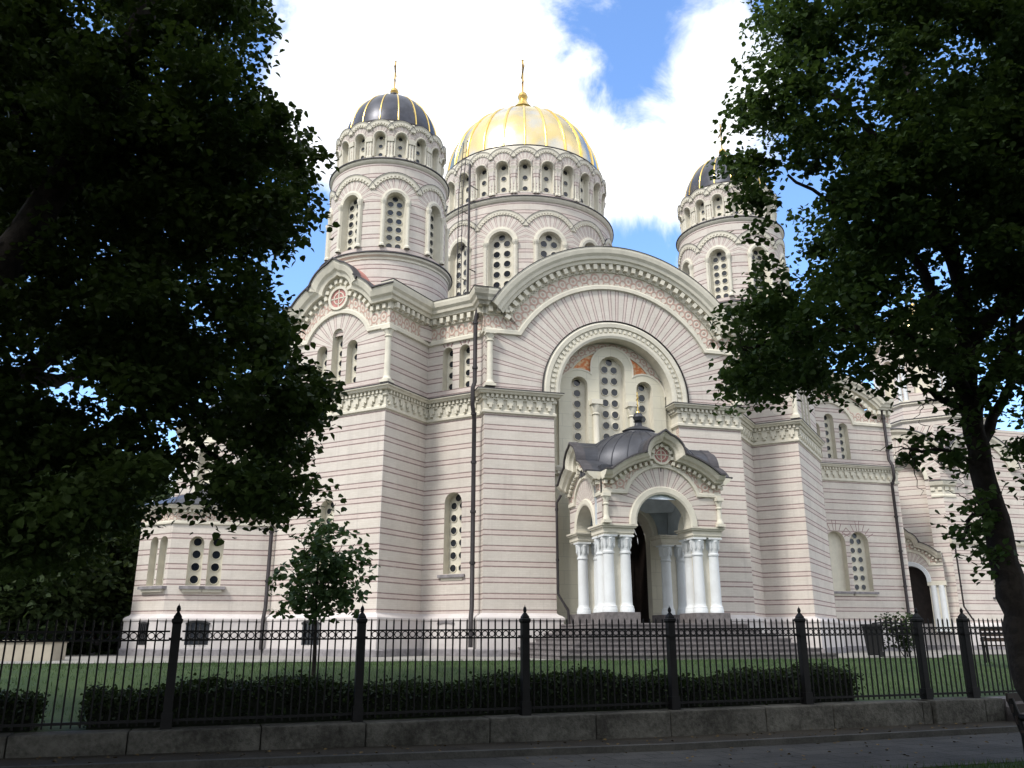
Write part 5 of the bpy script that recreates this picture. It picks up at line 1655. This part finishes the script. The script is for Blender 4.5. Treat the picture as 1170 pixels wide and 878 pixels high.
g = at(1000, 748, 31.); g.z = .985
bn = empty('wheeled_bin', g, R(-22)); tag(bn, 'black wheeled rubbish bin with its lid hanging open by the church', 'bin')
mb = MB()
lo, hi = [(-.24, -.27), (.24, -.27), (.24, .27), (-.24, .27)], [(-.33, -.38), (.33, -.38), (.33, .38), (-.33, .38)]
for i in range(4):
    j = (i + 1) % 4
    mb.poly([(*lo[i], .06), (*lo[j], .06), (*hi[j], 1.06), (*hi[i], 1.06)])
mb.poly([(*p, .06) for p in lo]); mb.poly([(*p, .98) for p in hi])
TB = lambda u, o, z: Vector((u, o, z))
mb.box(TB, -.37, .37, -.42, .42, 1.02, 1.10)
mb.build('body', 'plastic_black', bn)
mb = MB(); TL = lambda u, o, z: Vector((.36 + u, o, 1.13 + u * .04 + z - .16 * u * u))
for k in range(6): mb.box(TL, -.35 + k * .18, -.17 + k * .18 + .002, -.40, .40, 0, .045)
mb.tube([(.42, -.36, 1.06), (.42, .36, 1.06)], .025, 8)
mb.build('lid', 'plastic_black', bn)
for sg in (-1, 1):
    mb = MB(); mb.tube([(.2, sg * .27, .1), (.2, sg * .33, .1)], .10, 16); mb.build('wheel', 'plastic_black', bn, 40)

g = at(1036, 745, 31.5); g.z = .98
sh = empty('shrub', g); tag(sh, 'small bushy shrub growing at the foot of the downpipe', 'shrub')
tk = MB()
for k in range(6): limb(tk, [(random.gauss(0, .05), random.gauss(0, .05), -.05), (random.gauss(0, .15), random.gauss(0, .15), .6), (random.gauss(0, .35), random.gauss(0, .3), 1.15)], .02, .006, .02)
tk.build('stems', 'bark', sh)
cc = [(g.x + random.gauss(0, .32), g.y + random.gauss(0, .3), g.z + random.uniform(.35, 1.45)) for _ in range(46)]
P = sprays(cc, .3, 20, .7); leaf_mesh('foliage', P, rng.uniform(.08, .14, len(P)), 'leaf_far', sh)

g = at(1162, 752, 24.); g.z = .975
be = empty('park_bench', g, R(-35)); tag(be, 'dark park bench with slatted back on the grass near the gate', 'bench')
mb = MB()
for k in range(4): mb.box(TB, -.85, .85, -.20 + k * .115, -.11 + k * .115, .43, .46)
mb.build('seat', 'wood_dark', be)
mb = MB()
for k in range(3):
    y = .27 + k * .05
    mb.box(TB, -.85, .85, y, y + .03, .55 + k * .14, .65 + k * .14)
mb.build('backrest', 'wood_dark', be)
for sx in (-.72, .72):
    mb = MB()
    mb.tube([(sx, -.22, 0), (sx, -.20, .25), (sx, -.22, .42), (sx, .22, .42), (sx, .32, .6), (sx, .42, .98)], .024, 8)
    mb.tube([(sx, .30, 0), (sx, .24, .2), (sx, .22, .42)], .024, 8)
    mb.tube([(sx, -.22, .42), (sx, -.26, .58), (sx, -.18, .66), (sx, .1, .66), (sx, .34, .64)], .02, 8)
    mb.build('leg', 'iron', be, 60)

# end of a street bench poking into view at the lower right
g = at(1206, 882, 10.9); g.z = .03
pb = empty('street_bench', g, R(28)); tag(pb, 'bench with scrolled cast iron end standing on the street verge', 'bench')
mb = MB()
mb.tube([(0, -.22, 0), (0, -.16, .12), (0, -.08, .30), (0, -.05, .42), (0, .30, .44)], [.05, .05, .055, .055, .05], 10)
mb.tube([(0, .34, 0), (0, .30, .2), (0, .30, .44), (0, .42, .85)], .045, 10)
mb.tube([(0, -.05, .42), (0, -.16, .50), (0, -.18, .60), (0, -.10, .66), (0, .1, .64), (0, .34, .64)], [.05, .06, .07, .06, .045, .04], 10)
mb.build('leg', 'iron', pb, 60)
mb = MB()
for k in range(4): mb.box(TB, -.05, 1.5, -.06 + k * .10, .02 + k * .10, .465, .495)
mb.build('seat', 'wood_dark', pb)
mb = MB()
for k in range(3): mb.box(TB, -.05, 1.5, .33 + k * .04, .36 + k * .04, .56 + k * .13, .66 + k * .13)
mb.build('backrest', 'wood_dark', pb)

# ------------------------------------------------------------------ grass blades
def blades(name, P, H, mt):
    n = len(P)
    a = rng.uniform(0, 2 * PI, n); x = np.stack([np.cos(a), np.sin(a), np.zeros(n)], 1)
    ln = np.stack([rng.normal(0, .3, n), rng.normal(0, .3, n), np.ones(n)], 1)
    V = np.stack([P - x * .006, P + x * .006, P + ln * H[:, None]], 1).reshape(-1, 3).astype(np.float32)
    me = bpy.data.meshes.new(name); me.vertices.add(n * 3); me.vertices.foreach_set('co', V.ravel())
    me.loops.add(n * 3); me.loops.foreach_set('vertex_index', np.arange(n * 3, dtype=np.int32))
    me.polygons.add(n); me.polygons.foreach_set('loop_start', np.arange(0, n * 3, 3, dtype=np.int32))
    me.materials.append(MATS[mt]); me.update(calc_edges=True)
    o = bpy.data.objects.new(name, me); C.objects.link(o)
    return tag(o, kind='stuff')


n = 26000
u_, v_ = rng.uniform(-8, 22, n), rng.uniform(1, 13, n)
P = np.array([tuple(TF(a, -b, lawn_u(a, b))) for a, b in zip(u_, v_)])
loc_ = [((Vector(p) - ORG).dot(LE), (Vector(p) - ORG).dot(LN)) for p in P]
P = P[np.array([t < -6.1 for s, t in loc_])]
blades('grass', P, rng.uniform(.05, .12, len(P)), 'leaf_sapling')
n = 16000
P = np.array([tuple(TR(a, b, .03)) for a, b in zip(rng.uniform(2, 14, n), rng.uniform(4.45, 7.5, n))])
blades('grass', P, rng.uniform(.05, .11, n), 'leaf_right')

# fallen leaves on the pavement, kerb strip and wall
n = 260
P = np.array([tuple(TR(a, b, .012)) for a, b in zip(rng.uniform(-6, 16, n), rng.uniform(1.6, 4.3, n))])
q = np.array([tuple(TR(a, b, .05)) for a, b in zip(rng.uniform(-6, 14, 260), rng.uniform(.3, 1.4, 260))])
mat('dry_leaf', (.10, .07, .03), .8, var=.5, vscale=12)
fl = leaf_mesh('fallen_leaves', np.concatenate([P, q]), rng.uniform(.035, .075, n + 260), 'dry_leaf', up=4.)
tag(fl, kind='stuff')
